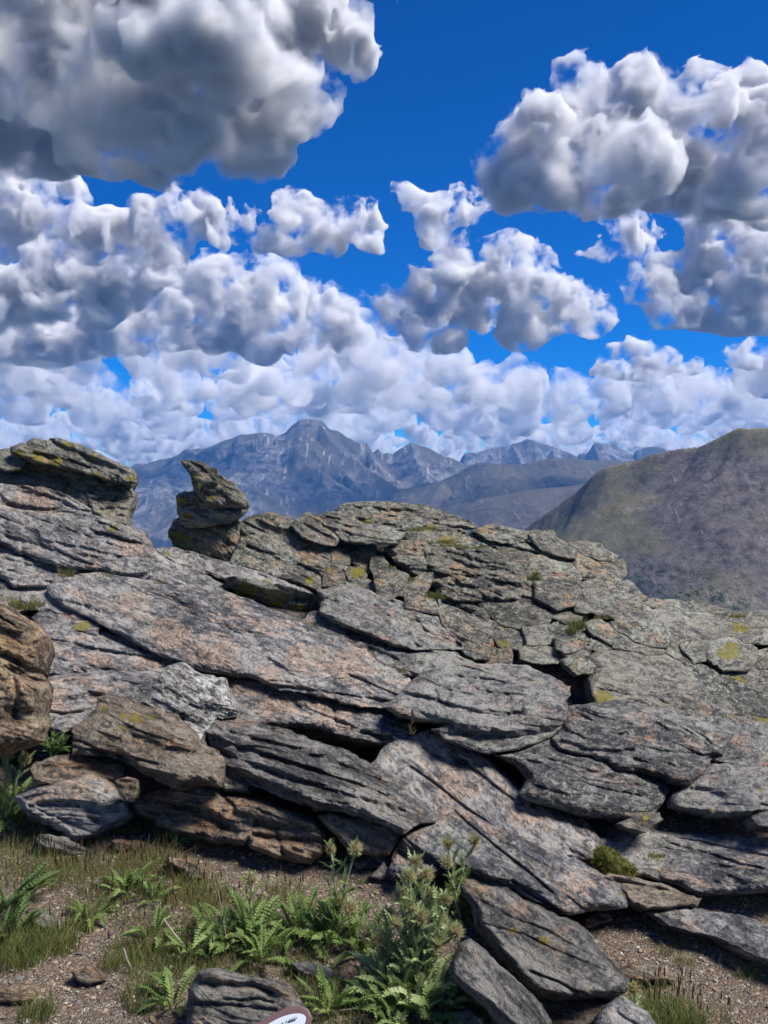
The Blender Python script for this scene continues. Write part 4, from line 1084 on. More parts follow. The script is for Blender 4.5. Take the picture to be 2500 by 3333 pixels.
stone('rock', '43,2592 100,2560 175,2545 285,2518 340,2533 380,2558 417,2600 428,2650 402,2680 350,2706 300,2728 240,2738 200,2708 130,2678 68,2638', MG, label='rounded pink grey rock at the edge of the gravel under the reddish slab', Y=4.36, tilt=0.12, bed=8, amp=1.0, T=.3, warm=[(230, 2550, 110), (360, 2560, 50), (120, 2600, 50)], cracks=[('120,2620 220,2625 330,2640 400,2625', 8, .06)])
stone('rock', '373,2542 415,2525 434,2535 430,2592 412,2610 386,2577', MB, label='small upright stone at the corner of the pink grey rock', Y=4.30, tilt=.05, warm=[(405, 2560, 30)])
stone('rock', '423,2607 475,2585 600,2548 675,2540 710,2553 742,2590 805,2612 850,2660 835,2720 800,2752 708,2745 603,2722 520,2692 428,2640', MB, label='rust brown rock with curved layers at the back of the gravel patch', Y=4.30, tilt=0.12, tiltx=-0.03, bed=10, amp=1.2, T=.3, warm=[(560, 2600, 90), (700, 2640, 70), (480, 2630, 40)], cracks=[('470,2610 560,2620 660,2650 760,2700', 8, .08)])
stone('rock', '722,2585 790,2590 830,2595 942,2633 1027,2663 1064,2716 1057,2770 1010,2812 904,2797 815,2760 785,2686', MB, label='knobbly layered brown rock ending at the gap in front of the dark slab', Y=4.12, tilt=0.14, bed=18, amp=1.6, T=.3, warm=[(850, 2720, 60), (950, 2740, 40)], moss=[(890, 2690, 22)], cracks=[('800,2660 900,2690 1000,2700', 6, .08), ('820,2720 920,2730 1050,2740', 6, .08), ('900,2700 910,2740 925,2790', 5, .05)])
stone('rock', '1030,2657 1070,2638 1140,2653 1210,2668 1265,2688 1307,2710 1287,2758 1272,2790 1225,2794 1130,2760 1088,2720 1066,2692', MB, label='smooth tan brown rock tucked under the end of the dark slab', Y=4.15, tilt=0.1, bed=20, amp=.6, T=.25, cracks=[('1200,2740 1205,2770', 3, .02)])
stone('rock', '708,2512 770,2508 812,2545 802,2575 730,2566', MK, label='dark stone in the hollow beside the yellow spotted boulder', lift=0.3, T=.1)
stone('rock', '1203,2852 1250,2808 1282,2835 1290,2868 1245,2874', MK, label='small dark angular stone on the gravel before the tan rimmed slab', Y='ground', T=.1)
stone('rock', '1150,2800 1280,2783 1277,2818 1220,2832 1160,2825', MG, label='flat grey stone half sunk in gravel below the tan brown rock', Y='ground', T=.08)
stone('rock', '113,2727 130,2711 200,2724 240,2739 282,2764 288,2788 250,2791 175,2769 122,2748', MK, label='dark elongated stone lying in the grass like a log', Y='ground', T=.12, bed=20, amp=.7)
stone('rock', '366,2732 425,2735 500,2750 542,2760 552,2783 520,2789 450,2785 370,2775', MB, label='long tan stone level with the gravel beside the dark log shaped stone', Y='ground', T=.10, bed=8, amp=.6, warm=[(450, 2760, 100)])
stone('rock', '542,2790 600,2793 650,2813 668,2840 658,2875 625,2877 598,2836 540,2810', MB, label='tan stone curving down into the grass heads', Y='ground', T=.12, bed=20, amp=.6, warm=[(610, 2820, 80)])
stone('rock', '78,2962 100,2953 150,2978 207,3008 202,3029 140,3026 83,2994', MG, label='grey wedge stone among the seed heads by the picture edge', Y='ground', T=.08, bed=30, amp=.5)
stone('rock', '232,3162 280,3143 330,3158 348,3190 290,3211 248,3194', MB, label='pinkish stone half buried in the gravel path', Y='ground', T=.06, amp=.5, warm=[(290, 3180, 90)])
stone('rock', '-40,3220 90,3211 112,3235 107,3258 50,3266 -40,3255', MO, label='flat ochre stone at the lower picture edge', Y='ground', T=.06, amp=.4, bed=5)
stone('boulder', '600,3360 612,3220 650,3160 700,3148 750,3158 830,3178 905,3193 952,3210 968,3235 990,3275 1010,3300 1020,3360', MK,
      label='dark blue grey rock at the bottom edge behind the oval badge plate', cat='rock', Y=2.86, tilt=0.04, bed=14, amp=.6, T=.18, R=.12, warm=[(690, 3200, 45), (930, 3250, 30)], cracks=[('640,3195 720,3205 830,3210 900,3235', 7, .05), ('620,3265 750,3270 900,3290', 4, .03)])
stone('rock', '938,3132 995,3128 1055,3143 1108,3170 1102,3184 1030,3186 963,3164', MG, label='small pale grey stone between the two thistle clumps', Y='ground', T=.06, amp=.5)
stone('rock', '1893,2988 1940,2965 1987,2975 1993,2992 1950,3014 1905,3024', MB, label='tan and blue stone under the pointed end of the tilted slab', Y='ground', T=.08, warm=[(1930, 3000, 30)])
stone('rock', '2005,3160 2060,3138 2130,3133 2195,3170 2195,3195 2100,3196 2035,3186', MB, label='low flat stone in the gravel beyond the shadowed slab end', Y='ground', T=.06, amp=.4)
stone('rock', '1440,3360 1470,3300 1520,3285 1570,3310 1590,3360', MG, label='low grey stone at the bottom edge beside the big thistle clump', Y='ground', T=.08, amp=.5)
print('rocks', time.time() - T00)
# ------------------------------------------------------------------ loose gravel
def build_gravel():
    r = np.random.default_rng(5)
    N = 25000
    Yy = 2.6 + (r.random(N) ** 0.8) * 2.6
    X = (r.random(N) - 0.5) * 2 * (0.50 * Yy + 0.15)
    s = 0.003 + 0.008 * r.random(N) ** 3.0 + 0.010 * (r.random(N) > 0.985) * r.random(N)
    clump = vn(v3(X * 2.2, Yy * 2.2, 3.3))
    keep = r.random(N) < 0.55 + 0.5 * clump
    X, Yy, s = X[keep], Yy[keep], s[keep]; N = len(X)
    bm = bmesh.new(); bmesh.ops.create_icosphere(bm, subdivisions=1, radius=1.15)
    cube = np.array([v.co[:] for v in bm.verts]); fc = np.array([[v.index for v in f.verts] for f in bm.faces]); bm.free()
    nv = len(cube)
    V = cube[None] * (1 + r.uniform(-0.38, 0.22, (N, nv, 1))) + r.normal(0, .10, (N, nv, 3))
    V = V * np.stack([r.uniform(.7, 1.4, N), r.uniform(.7, 1.2, N), r.uniform(.35, .75, N)], 1)[:, None] * s[:, None, None]
    a = r.uniform(0, 6.28, N); t = r.normal(0, .3, N)
    ca, sa, ct, st = np.cos(a), np.sin(a), np.cos(t), np.sin(t)
    x, y, z = V[..., 0], V[..., 1], V[..., 2]
    y, z = y * ct[:, None] - z * st[:, None], y * st[:, None] + z * ct[:, None]
    x, y = x * ca[:, None] - y * sa[:, None], x * sa[:, None] + y * ca[:, None]
    V = np.stack([x + X[:, None], y + Yy[:, None], z + (gz(X, Yy) + s * 0.25)[:, None]], -1)
    Q = fc[None] + (np.arange(N) * nv)[:, None, None]
    me = mesh_np('gravel', V.reshape(-1, 3), None, Q.reshape(-1, 3), smooth=False)
    pal = np.array([[.26, .195, .14], [.35, .26, .18], [.15, .13, .12], [.40, .335, .26], [.21, .15, .11], [.32, .215, .13], [.11, .10, .10], [.52, .48, .42], [.27, .235, .20]])
    c = pal[r.choice(9, N, p=[.2, .14, .14, .1, .14, .1, .08, .03, .07])] * r.uniform(.75, 1.2, (N, 1))
    attr(me, 'tint', np.repeat(np.column_stack([c, np.ones(N)]), nv, 0), 'FLOAT_COLOR')
    n = NT('pebbles')
    n.bsdf(n.mix(n.math('MULTIPLY', n.noise(n.pos(), 260, 3), 0.5), n.attr('tint', 'Color'), (0.10, 0.085, 0.07)), 0.85, spec=0.25)
    tag(link('gravel', me, n.mat), kind='stuff')
build_gravel()


# ------------------------------------------------------------------ plants
def plant_mat(name, ca, cb, rough=0.6, trans=0.45, scale=30):
    n = NT(name)
    oi = n.n('ShaderNodeObjectInfo').outputs['Random']
    tc = n.n('ShaderNodeTexCoord').outputs['Object']
    f = n.math('ADD', n.math('MULTIPLY', n.noise(tc, scale, 3), 0.7), n.math('MULTIPLY', oi, 0.45), clamp=True)
    c = n.mix(n.step(f, 0.25, 0.85), ca, cb)
    p = n.bsdf(c, rough, spec=0.25)
    tr = n.n('ShaderNodeBsdfTranslucent')
    n.put(tr.inputs[0], n.mix(0.5, c, (0.16, 0.22, 0.04)))
    ms = n.n('ShaderNodeMixShader')
    ms.inputs[0].default_value = trans
    n.t.links.new(p.outputs[0], ms.inputs[1]); n.t.links.new(tr.outputs[0], ms.inputs[2])
    n.t.links.new(ms.outputs[0], n.out.inputs['Surface'])
    return n.mat


P_leaf = plant_mat('thistle_leaf', (0.125, 0.205, 0.05), (0.28, 0.365, 0.125))
P_pale = plant_mat('woolly_thistle_leaf', (0.27, 0.36, 0.13), (0.50, 0.57, 0.30))
P_dark = plant_mat('shaded_leaf', (0.06, 0.115, 0.035), (0.13, 0.20, 0.065))  # darker copy of the leaf green, shade painted into the colour
P_stem = plant_mat('thistle_stem', (0.20, 0.22, 0.11), (0.36, 0.37, 0.22), 0.7, 0.1)
P_spine = plant_mat('thistle_spines', (0.36, 0.32, 0.13), (0.62, 0.55, 0.32), 0.6, 0.3, 60)
P_core = plant_mat('thistle_florets', (0.14, 0.085, 0.04), (0.30, 0.19, 0.14), 0.8, 0.05, 80)
P_grass = plant_mat('grass_blades', (0.050, 0.085, 0.018), (0.125, 0.155, 0.042), 0.6, 0.3, 3)
P_straw = plant_mat('dry_grass', (0.16, 0.105, 0.040), (0.34, 0.25, 0.115), 0.7, 0.25, 3)
P_seed = plant_mat('seed_heads', (0.045, 0.024, 0.014), (0.115, 0.062, 0.034), 0.8, 0.05, 6)
P_moss = plant_mat('moss', (0.055, 0.065, 0.010), (0.15, 0.14, 0.025), 0.8, 0.2, 8)
P_twig = plant_mat('bleached_twig', (0.17, 0.14, 0.11), (0.33, 0.29, 0.23), 0.8, 0.0, 20)


def leaf_mesh(seed, n=12, curl=0.5, width=0.17):
    """pinnate spiny leaf, length 1 along +x, upper side +z"""
    r = np.random.default_rng(seed)
    V, F = [], []
    tt = np.linspace(0, 1, n + 1)
    side = r.uniform(-.1, .1)
    def mid(t):
        return np.array([t * (1 - 0.15 * t * curl), side * t * t, 0.30 * t - curl * t * t * 0.75 + 0.02 * math.sin(9 * t + seed)])
    for t in tt:
        c = mid(t); w_ = 0.020 * (1 - 0.7 * t)
        V += [c + [0, w_, 0.006], c + [0, -w_, 0.006]]
    for i in range(n):
        F.append((2 * i, 2 * i + 1, 2 * i + 3, 2 * i + 2))
    for i in range(1, n):
        t = tt[i]
        prof = width * (math.sin(math.pi * min(1, t * 0.92 + 0.10)) ** 0.7) * r.uniform(.75, 1.15)
        for sg in (1, -1):
            c = mid(t)
            ang = math.radians(r.uniform(48, 72))
            up = r.uniform(0.15, 0.7)
            d = np.array([math.cos(ang), sg * math.sin(ang), up * 0.5]); d /= np.linalg.norm(d)
            along = np.array([1, 0, -curl * t]) * 0.034
            k = len(V)
            tip = c + d * prof
            V += [c - along, c + along, c + d * prof * 0.55 + along * 0.9 + [0, 0, .012], c + d * prof * 0.5 - along * 0.9 + [0, 0, .018], tip,
                  c + d * prof * 0.68 + along * 2.4 + [0, 0, .03], c + d * prof * 0.55 - along * 1.8 + [0, 0, .05]]
            F += [(k, k + 1, k + 2, k + 3), (k + 3, k + 2, k + 4), (k + 1, k + 5, k + 2), (k, k + 3, k + 6)]
    c = mid(1.0); k = len(V)
    V += [c + [0, .012, 0], c + [0, -.012, 0], c + [.06, 0, -.02]]; F.append((k, k + 1, k + 2))
    me = bpy.data.meshes.new('leaf')
    me.from_pydata([tuple(v) for v in V], [], F)
    me.update()
    return me


def set_mat(mes, mat):
    out = []
    for m in mes:
        c = m.copy(); c.materials.append(mat); out.append(c)
    return out


_lm = [leaf_mesh(s, 12, c, w) for s, c, w in ((1, .45, .17), (2, .7, .19), (3, .25, .16), (4, .9, .18), (5, .5, .21))]
_sm = [leaf_mesh(s, 9, c, w) for s, c, w in ((11, .1, .20), (12, -.15, .22), (13, .35, .2))]
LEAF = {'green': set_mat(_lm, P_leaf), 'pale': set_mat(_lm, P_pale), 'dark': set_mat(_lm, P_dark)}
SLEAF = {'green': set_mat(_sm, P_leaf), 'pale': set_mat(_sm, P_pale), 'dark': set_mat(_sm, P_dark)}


def tube(V, F, pts, rad, k=6):
    """append a tapered tube"""
    base = len(V)
    pts = [np.asarray(p, float) for p in pts]
    for i, p in enumerate(pts):
        d = pts[min(i + 1, len(pts) - 1)] - pts[max(i - 1, 0)]
        d /= np.linalg.norm(d)
        u = np.cross(d, [0.3, 0.9, 0.2]); u /= np.linalg.norm(u); v = np.cross(d, u)
        for j in range(k):
            a = 2 * math.pi * j / k
            V.append(p + (u * math.cos(a) + v * math.sin(a)) * rad[i])
    for i in range(len(pts) - 1):
        for j in range(k):
            F.append((base + i * k + j, base + i * k + (j + 1) % k, base + (i + 1) * k + (j + 1) % k, base + (i + 1) * k + j))


def head_mesh(seed):
    r = np.random.default_rng(seed)
    V, F = [], []
    for i in range(380):
        u = r.normal(size=3); u[2] = u[2] * 0.8 + 0.25; u /= np.linalg.norm(u)
        L = r.uniform(0.7, 1.15)
        s = np.cross(u, r.normal(size=3)); s /= np.linalg.norm(s)
        k = len(V)
        V += [u * 0.42 + s * 0.045, u * 0.42 - s * 0.045, u * L + [0, 0, 0.12 * L]]
        F.append((k, k + 1, k + 2))
    me = bpy.data.meshes.new('bracts')
    me.from_pydata([tuple(v) for v in V], [], F); me.materials.append(P_spine)
    bm = bmesh.new()
    bmesh.ops.create_icosphere(bm, subdivisions=3, radius=0.46)
    for v in bm.verts:
        nz_ = vn(np.array([[v.co.x * 9 + seed, v.co.y * 9, v.co.z * 9]]))[0]
        v.co *= 1 + 0.22 * float(nz_); v.co.z = v.co.z * 1.05 + 0.1
    core = bpy.data.meshes.new('floret_disc'); bm.to_mesh(core); bm.free(); core.materials.append(P_core)
    return me, core


HEADS = [head_mesh(s) for s in (1, 2, 3)]


def orient(ob, d, roll=0.0):
    d = Vector(d).normalized()
    q = d.to_track_quat('X', 'Z')
    ob.rotation_euler = (q.to_matrix().to_4x4() @ Matrix.Rotation(roll, 4, 'X')).to_euler()


def ground_pt(x, y):
    p = at(x, y, float(yground(y)))
    p[2] = float(gz(p[0], p[1])) - 0.004
    return p


_pr = np.random.default_rng(42)


def thistle(label, x, y, heads=(), rosette=14, size=0.14, tone='green', base=None, leaves_per=9, spread=0.03, hs=0.034, group='thistles in the gravel'):
    """x, y: foot in the photograph; heads: (x, y, depth offset m) of each flower head"""
    b = ground_pt(x, y) if base is None else np.asarray(base, float)
    o = tag(empty('thistle', tuple(b)), label, 'thistle', group)
    r = _pr
    for k in range(rosette):
        a = k * 2.399 + r.uniform(-.3, .3)
        el = r.uniform(0.10, 1.25)
        d = (math.cos(a) * math.cos(el), math.sin(a) * math.cos(el), math.sin(el))
        lf = bpy.data.objects.new('leaf', LEAF[tone][r.integers(5)])
        COL.objects.link(lf); lf.parent = o
        s = size * r.uniform(.65, 1.2)
        lf.location = (math.cos(a) * spread * r.uniform(0, 1), math.sin(a) * spread * r.uniform(0, 1), 0.01 + r.uniform(0, .02))
        orient(lf, d, r.uniform(-.4, .4)); lf.scale = (s, s, s)
    for hx, hy, dy in heads:
        top = at(hx, hy, b[1] + dy) - b
        foot = np.array([r.uniform(-1, 1) * spread * .6, r.uniform(-1, 1) * spread * .6, 0])
        L = np.linalg.norm(top - foot)
        bow = np.array([r.uniform(-.05, .05), r.uniform(-.05, .05), 0]) * L
        pts = [foot + (top - foot) * t + bow * math.sin(math.pi * t) + r.normal(0, .004, 3) * (0 < t < 1) for t in np.linspace(0, 1, 8)]
        V, F = [], []
        tube(V, F, pts, np.linspace(0.0062, 0.0042, 8))
        for q in range(70):      # woolly hairs and small spines
            t = r.uniform(.15, 1); i = min(6, int(t * 7)); p = pts[i] + (pts[i + 1] - pts[i]) * (t * 7 - i)
            a = r.uniform(0, 6.28); dd = np.array([math.cos(a), math.sin(a), .5]); s_ = np.array([-math.sin(a), math.cos(a), 0]) * .0012
            k = len(V); V += [p + dd * .004 + s_, p + dd * .004 - s_, p + dd * r.uniform(.010, .022)]; F.append((k, k + 1, k + 2))
        me = bpy.data.meshes.new('stem'); me.from_pydata([tuple(v) for v in V], [], F); me.update(); me.materials.append(P_stem)
        link('stem', me, None, o)
        for q in range(leaves_per):
            t = 0.12 + 0.82 * (q + r.uniform(0, .8)) / leaves_per
            i = min(6, int(t * 7)); p = pts[i] + (pts[i + 1] - pts[i]) * (t * 7 - i)
            a = q * 2.399 + r.uniform(-.4, .4); el = r.uniform(.35, .95)
            lf = bpy.data.objects.new('leaf', SLEAF[tone][r.integers(3)])
            COL.objects.link(lf); lf.parent = o; lf.location = p
            orient(lf, (math.cos(a) * math.cos(el), math.sin(a) * math.cos(el), math.sin(el)), r.uniform(-.3, .3))
            s = size * r.uniform(.5, .8) * (1.05 - .35 * t); lf.scale = (s, s, s)
        br, core = HEADS[r.integers(3)]
        h = bpy.data.objects.new('flower_head', br); COL.objects.link(h); h.parent = o; h.location = top
        s = hs * r.uniform(.85, 1.2); h.scale = (s, s, s); h.rotation_euler = (r.uniform(-.4, .4), r.uniform(-.4, .4), r.uniform(0, 6))
        c = bpy.data.objects.new('floret_disc', core); COL.objects.link(c); c.parent = h
        for q in range(6):
            a = q * 1.05 + r.uniform(-.2, .2); el = r.uniform(.6, 1.2)
            lf = bpy.data.objects.new('leaf', SLEAF[tone][r.integers(3)]); COL.objects.link(lf); lf.parent = o; lf.location = top - np.array([0, 0, .012])
            orient(lf, (math.cos(a) * math.cos(el), math.sin(a) * math.cos(el), math.sin(el))); s = size * r.uniform(.26, .4); lf.scale = (s, s, s)
    return o


thistle('tall many headed pale thistle clump, the biggest in the foreground', 1320, 3235, [(1355, 2805, .05), (1328, 2855, 0), (1408, 2915, .04), (1450, 2930, -.02), (1265, 2980, .05), (1483, 3035, -.03), (1140, 2960, .06), (1300, 2920, .02), (1370, 2990, -.05), (1230, 3060, -.04), (1420, 3080, -.06), (1335, 2960, -.03), (1440, 3000, .03), (1390, 2850, .06), (1290, 3010, -.06), (1190, 3040, .02)], 46, 0.17, 'pale', leaves_per=24, spread=0.15)
thistle('low leafy thistle at the foot of the biggest clump', 1420, 3290, [], 22, 0.17, 'pale', spread=.07)
thistle('leafy thistle in front of the biggest clump beside its foot', 1230, 3280, [], 20, 0.16, 'green', spread=.07)
thistle('thistle with two tall slim pale heads left of the biggest clump', 1085, 3060, [(1075, 2765, .05), (1157, 2765, .02), (1112, 2940, -.03)], 26, 0.18, 'green', leaves_per=12, spread=.09)
thistle('spreading headless thistle rosette under the two slim heads', 990, 3040, [], 22, 0.19, 'green', spread=.08)
thistle('headless thistle rosette between the two slim heads and the biggest clump', 1180, 3100, [], 20, 0.17, 'green', spread=.07)
thistle('dark green thistle with three heads standing against the tilted slab', 1490, 2985, [(1457, 2745, .05), (1545, 2740, .03), (1455, 2812, -.02)], 20, 0.15, 'green', leaves_per=11, spread=.05)
thistle('thistle with one straw coloured head behind the bleached stick', 800, 3075, [(818, 2868, .04)], 20, 0.18, 'green', leaves_per=10, spread=.07)
thistle('headless rosette beside the foot of the straw headed thistle', 720, 3080, [], 20, 0.17, 'green', spread=.07)
thistle('broad headless rosette above the dark rock with the badge', 850, 3130, [], 18, 0.17, 'green', spread=.07)
thistle('lone thistle with a single head at the bottom edge before the shadowed slab', 2062, 3345, [(2062, 3218, .02)], 8, 0.10, 'pale', leaves_per=8, spread=.03)
thistle('thistle with a large dry head at the edge under the orange boulder', 30, 2690, [(80, 2475, .05), (30, 2455, 0)], 24, 0.22, 'green', leaves_per=12, spread=.08, hs=.04)
thistle('leafy thistle beside the pink grey rock at the picture edge', 60, 2640, [], 18, 0.20, 'green', spread=.06)
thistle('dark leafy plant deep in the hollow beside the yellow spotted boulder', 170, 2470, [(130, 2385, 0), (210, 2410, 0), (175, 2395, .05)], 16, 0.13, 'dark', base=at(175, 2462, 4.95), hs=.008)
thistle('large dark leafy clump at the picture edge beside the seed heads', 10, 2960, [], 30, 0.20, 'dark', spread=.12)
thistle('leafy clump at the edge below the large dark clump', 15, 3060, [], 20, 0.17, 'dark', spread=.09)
thistle('small feathery rosette beside the grey wedge stone', 290, 2985, [], 16, 0.13, 'green', spread=.05)
thistle('feathery rosette in the middle of the grass patch', 410, 2920, [], 18, 0.14, 'green', spread=.05)
thistle('small feathery rosette under the tan curved stone', 500, 2945, [], 12, 0.12, 'green', spread=.05)
thistle('small feathery rosette at the back edge of the gravel', 575, 2770, [], 10, 0.10, 'green', spread=.03)
thistle('feathery rosette left of the dark rock with the badge', 570, 3290, [], 16, 0.13, 'green', spread=.06)
thistle('tiny feathery rosette at the bottom edge beside the dark rock with the badge', 690, 3350, [], 12, 0.11, 'green', spread=.05)
thistle('low rosette between the badge plate and the biggest thistle clump', 1080, 3290, [], 16, 0.14, 'green', spread=.07)
thistle('rosette at the bottom edge below the biggest thistle clump', 1330, 3350, [], 18, 0.14, 'green', spread=.09)
thistle('small rosette just below the dark rock hollow by the bleached stick', 620, 3120, [], 14, 0.13, 'green', spread=.06)
thistle('small rosette at the foot of the stick above the pinkish stone', 500, 3070, [], 12, 0.12, 'green', spread=.05)


# ---- grass: tufts nobody could count
class Blades:
    def __init__(self):
        self.V, self.Q = [], []
        self.n = 0

    def add(self, base, d, L, w, bend):
        """arrays: base n x 3, d n x 3 unit up-ish, length, width, bend n x 3"""
        n = len(L)
        side = np.cross(d, np.array([0.2, -1.0, 0.1])); side /= np.linalg.norm(side, axis=1)[:, None] + 1e-9
        vs = []
        for t, ww in ((0, 1), (.38, .85), (.72, .55), (1, .08)):
            c = base + d * (L * t)[:, None] + bend * (L * t * t)[:, None]
            vs += [c + side * (w * ww)[:, None], c - side * (w * ww)[:, None]]
        V = np.stack(vs, 1)
        q = np.array([[0, 1, 3, 2], [2, 3, 5, 4], [4, 5, 7, 6]])
        Q = q[None] + (self.n + np.arange(n) * 8)[:, None, None]
        self.V.append(V.reshape(-1, 3)); self.Q.append(Q.reshape(-1, 4)); self.n += n * 8

    def build(self, name, mat, **kw):
        me = mesh_np(name, np.concatenate(self.V), np.concatenate(self.Q))
        return tag(link(name, me, mat), **kw)


GR, ST, SD, MS = Blades(), Blades(), Blades(), Blades()
_gr = np.random.default_rng(8)


def dirs(n, lean):
    a = _gr.uniform(0, 6.283, n); l = np.abs(_gr.normal(0, lean, n))
    d = np.stack([np.cos(a) * l, np.sin(a) * l, np.ones(n)], 1)
    return d / np.linalg.norm(d, axis=1)[:, None]


def tuft(x, y, rp, n, h, straw=0.3, seeds=0, rock=None, lean=0.45):
    """x, y foot, rp radius in photo px, n blades, h height m; rock: how far before the outcrop surface, for tufts on ledges"""
    if rock is None:
        b = ground_pt(x, y)
    else:
        b = at(x, y, float(ybase(np.array([x]), np.array([y]))[0]) - rock)
    rm = rp * b[1] / FPX
    for B_, k in ((GR, int(n * (1 - straw))), (ST, int(n * straw))):
        if k < 1: continue
        a = _gr.uniform(0, 6.283, k); rr = rm * np.sqrt(_gr.random(k))
        p = np.stack([b[0] + rr * np.cos(a), b[1] + rr * np.sin(a) * (1.0 if rock is None else .25), np.full(k, b[2])], 1)
        if rock is None: p[:, 2] = gz(p[:, 0], p[:, 1]) - .003
        L = h * _gr.uniform(.45, 1.15, k)
        B_.add(p, dirs(k, lean), L, np.full(k, 0.0011 + .004 * h) * _gr.uniform(.6, 1.2, k), np.stack([_gr.normal(0, .35, k), _gr.normal(0, .35, k), -np.abs(_gr.normal(0, .25, k))], 1))
    for k in range(seeds):
        a = _gr.uniform(0, 6.283); rr = rm * math.sqrt(_gr.random())
        p = np.array([[b[0] + rr * math.cos(a), b[1] + rr * math.sin(a), b[2]]])
        if rock is None: p[0, 2] = gz(p[:, 0], p[:, 1])[0]
        L = h * _gr.uniform(.8, 1.3); d = dirs(1, .12)
        ST.add(p, d, np.array([L]), np.array([.0010]), np.zeros((1, 3)))
        q = p + d * (L * .85)
        for s_ in (0, 1):
            SD.add(q + d * (s_ * .004), dirs(1, .08) * .5 + d * .5, np.array([_gr.uniform(.025, .045)]), np.array([.0034]), np.zeros((1, 3)))


_t = '''100 3090 120 420 .14 .25 6;60 3120 90 260 .13 .3 3;190 3080 70 200 .12 .3 3;120 3310 60 190 .10 .3 0;330 2940 110 260 .10 .45 6;230 2860 100 240 .11 .4 14;120 2850 110 240 .12 .4 14;
60 2780 110 260 .11 .6 4;180 2700 90 160 .10 .6 2;330 2830 120 240 .09 .55 10;430 2850 100 260 .10 .6 12;520 2830 90 240 .10 .6 10;560 2900 120 330 .11 .5 12;640 2930 110 300 .11 .6 10;470 2980 110 200 .09 .4 4;
700 2960 90 200 .10 .6 8;255 3020 60 160 .08 .5 2;360 3150 40 90 .08 .8 0;420 3110 90 240 .10 .4 3;520 3150 110 300 .11 .35 2;480 3260 90 260 .09 .3 0;560 3060 120 260 .10 .35 4;640 3170 80 160 .10 .4 2;
760 3130 120 240 .10 .35 2;930 2920 60 110 .09 .5 8;880 2990 110 220 .08 .6 3;1000 3160 90 170 .07 .5 2;1060 3240 110 300 .09 .45 3;980 3290 60 120 .07 .5 0;1150 3330 150 300 .08 .5 4;2150 3310 110 430 .15 .3 18;2060 3330 60 120 .08 .4 0;2230 3330 70 180 .12 .4 8;
2440 2890 70 220 .09 .5 2;2390 2900 50 90 .06 .5 0;2330 2915 40 60 .05 .5 0;2270 2900 70 70 .04 .8 0;2110 3000 30 50 .04 .7 0;2200 3060 35 60 .05 .6 0;2300 3070 30 50 .05 .6 0;2160 3095 35 60 .05 .8 0;2230 3130 30 70 .05 .9 0;2430 3170 40 80 .06 .7 0;2340 3330 80 60 .10 .5 6;
1570 3300 50 60 .09 .4 4;1620 3320 50 60 .09 .5 4;1440 3200 50 70 .05 .5 0;1180 2870 20 40 .04 .2 0;680 2760 40 60 .04 .6 0;540 2760 40 90 .06 .3 3;300 2750 60 120 .08 .5 2;420 2720 50 110 .08 .3 2;1000 2960 40 60 .07 .8 0;1230 3040 40 60 .06 .9 0;900 3080 120 200 .07 .4 2'''
for row in _t.split(';'):
    v = [float(k) for k in row.split()]
    tuft(v[0], v[1], v[2], int(v[3] * 1.1), v[4], v[5] * 0.5, int(v[6]))
for x, y, rp, n_, h, st_, rk in ((215, 1878, 30, 90, .12, .3, .25), (75, 1985, 50, 200, .14, .3, .15), (120, 1975, 30, 90, .12, .3, .15), (355, 1878, 20, 40, .05, .6, .25), (520, 1900, 25, 50, .05, .6, .3), (1190, 1708, 30, 150, .04, .7, .25),
                                  (1380, 1724, 45, 260, .05, .25, .05), (1350, 1730, 35, 160, .06, .3, .05), (1430, 1770, 45, 220, .05, .35, .15), (1480, 1780, 50, 240, .05, .35, .15), (1540, 1786, 50, 220, .045, .35, .15), (1650, 1795, 40, 160, .04, .35, .1),
                                  (1738, 1890, 24, 220, .10, .3, .3), (1720, 1815, 30, 80, .04, .4, .15), (1875, 2050, 26, 320, .13, .12, .35), (1860, 2065, 16, 160, .10, .12, .35), (1960, 2015, 30, 90, .05, .5, .35), (2400, 2010, 28, 200, .08, .75, .0), (2450, 2045, 60, 200, .03, .4, .0), (2290, 1992, 30, 60, .03, .6, .0), (1405, 1945, 36, 220, .07, .2, .3), (1430, 1950, 24, 120, .06, .2, .3),
                                  (1330, 1890, 26, 120, .05, .2, .25), (1310, 2190, 18, 50, .05, .8, .4), (1340, 2390, 8, 14, .09, .3, .4), (1275, 2640, 10, 20, .06, .2, .3), (1038, 2640, 20, 60, .05, .2, .25), (110, 2190, 16, 80, .16, .3, .5), (2135, 2790, 30, 90, .04, .3, .15), (1265, 1850, 20, 70, .04, .2, .25)):
    tuft(x, y, rp, n_, h, st_, 0, rk)
# one tall flowering stalk under the lichen slab
for k in range(5):
    SD.add(at(np.array([1340.0]), np.array([2385.0 - 2]), 4.9) + np.array([[k * .002, 0, .05]]), dirs(1, .02), np.array([.09]), np.array([.004]), np.zeros((1, 3)))
GR.build('grass', P_grass, label='green grass blades in tufts between the stones', kind='stuff')
ST.build('dry_grass', P_straw, label='straw coloured dry grass blades among the green tufts', kind='stuff')
SD.build('grass_seed_heads', P_seed, label='dark brown grass seed heads standing above the tufts', kind='stuff')


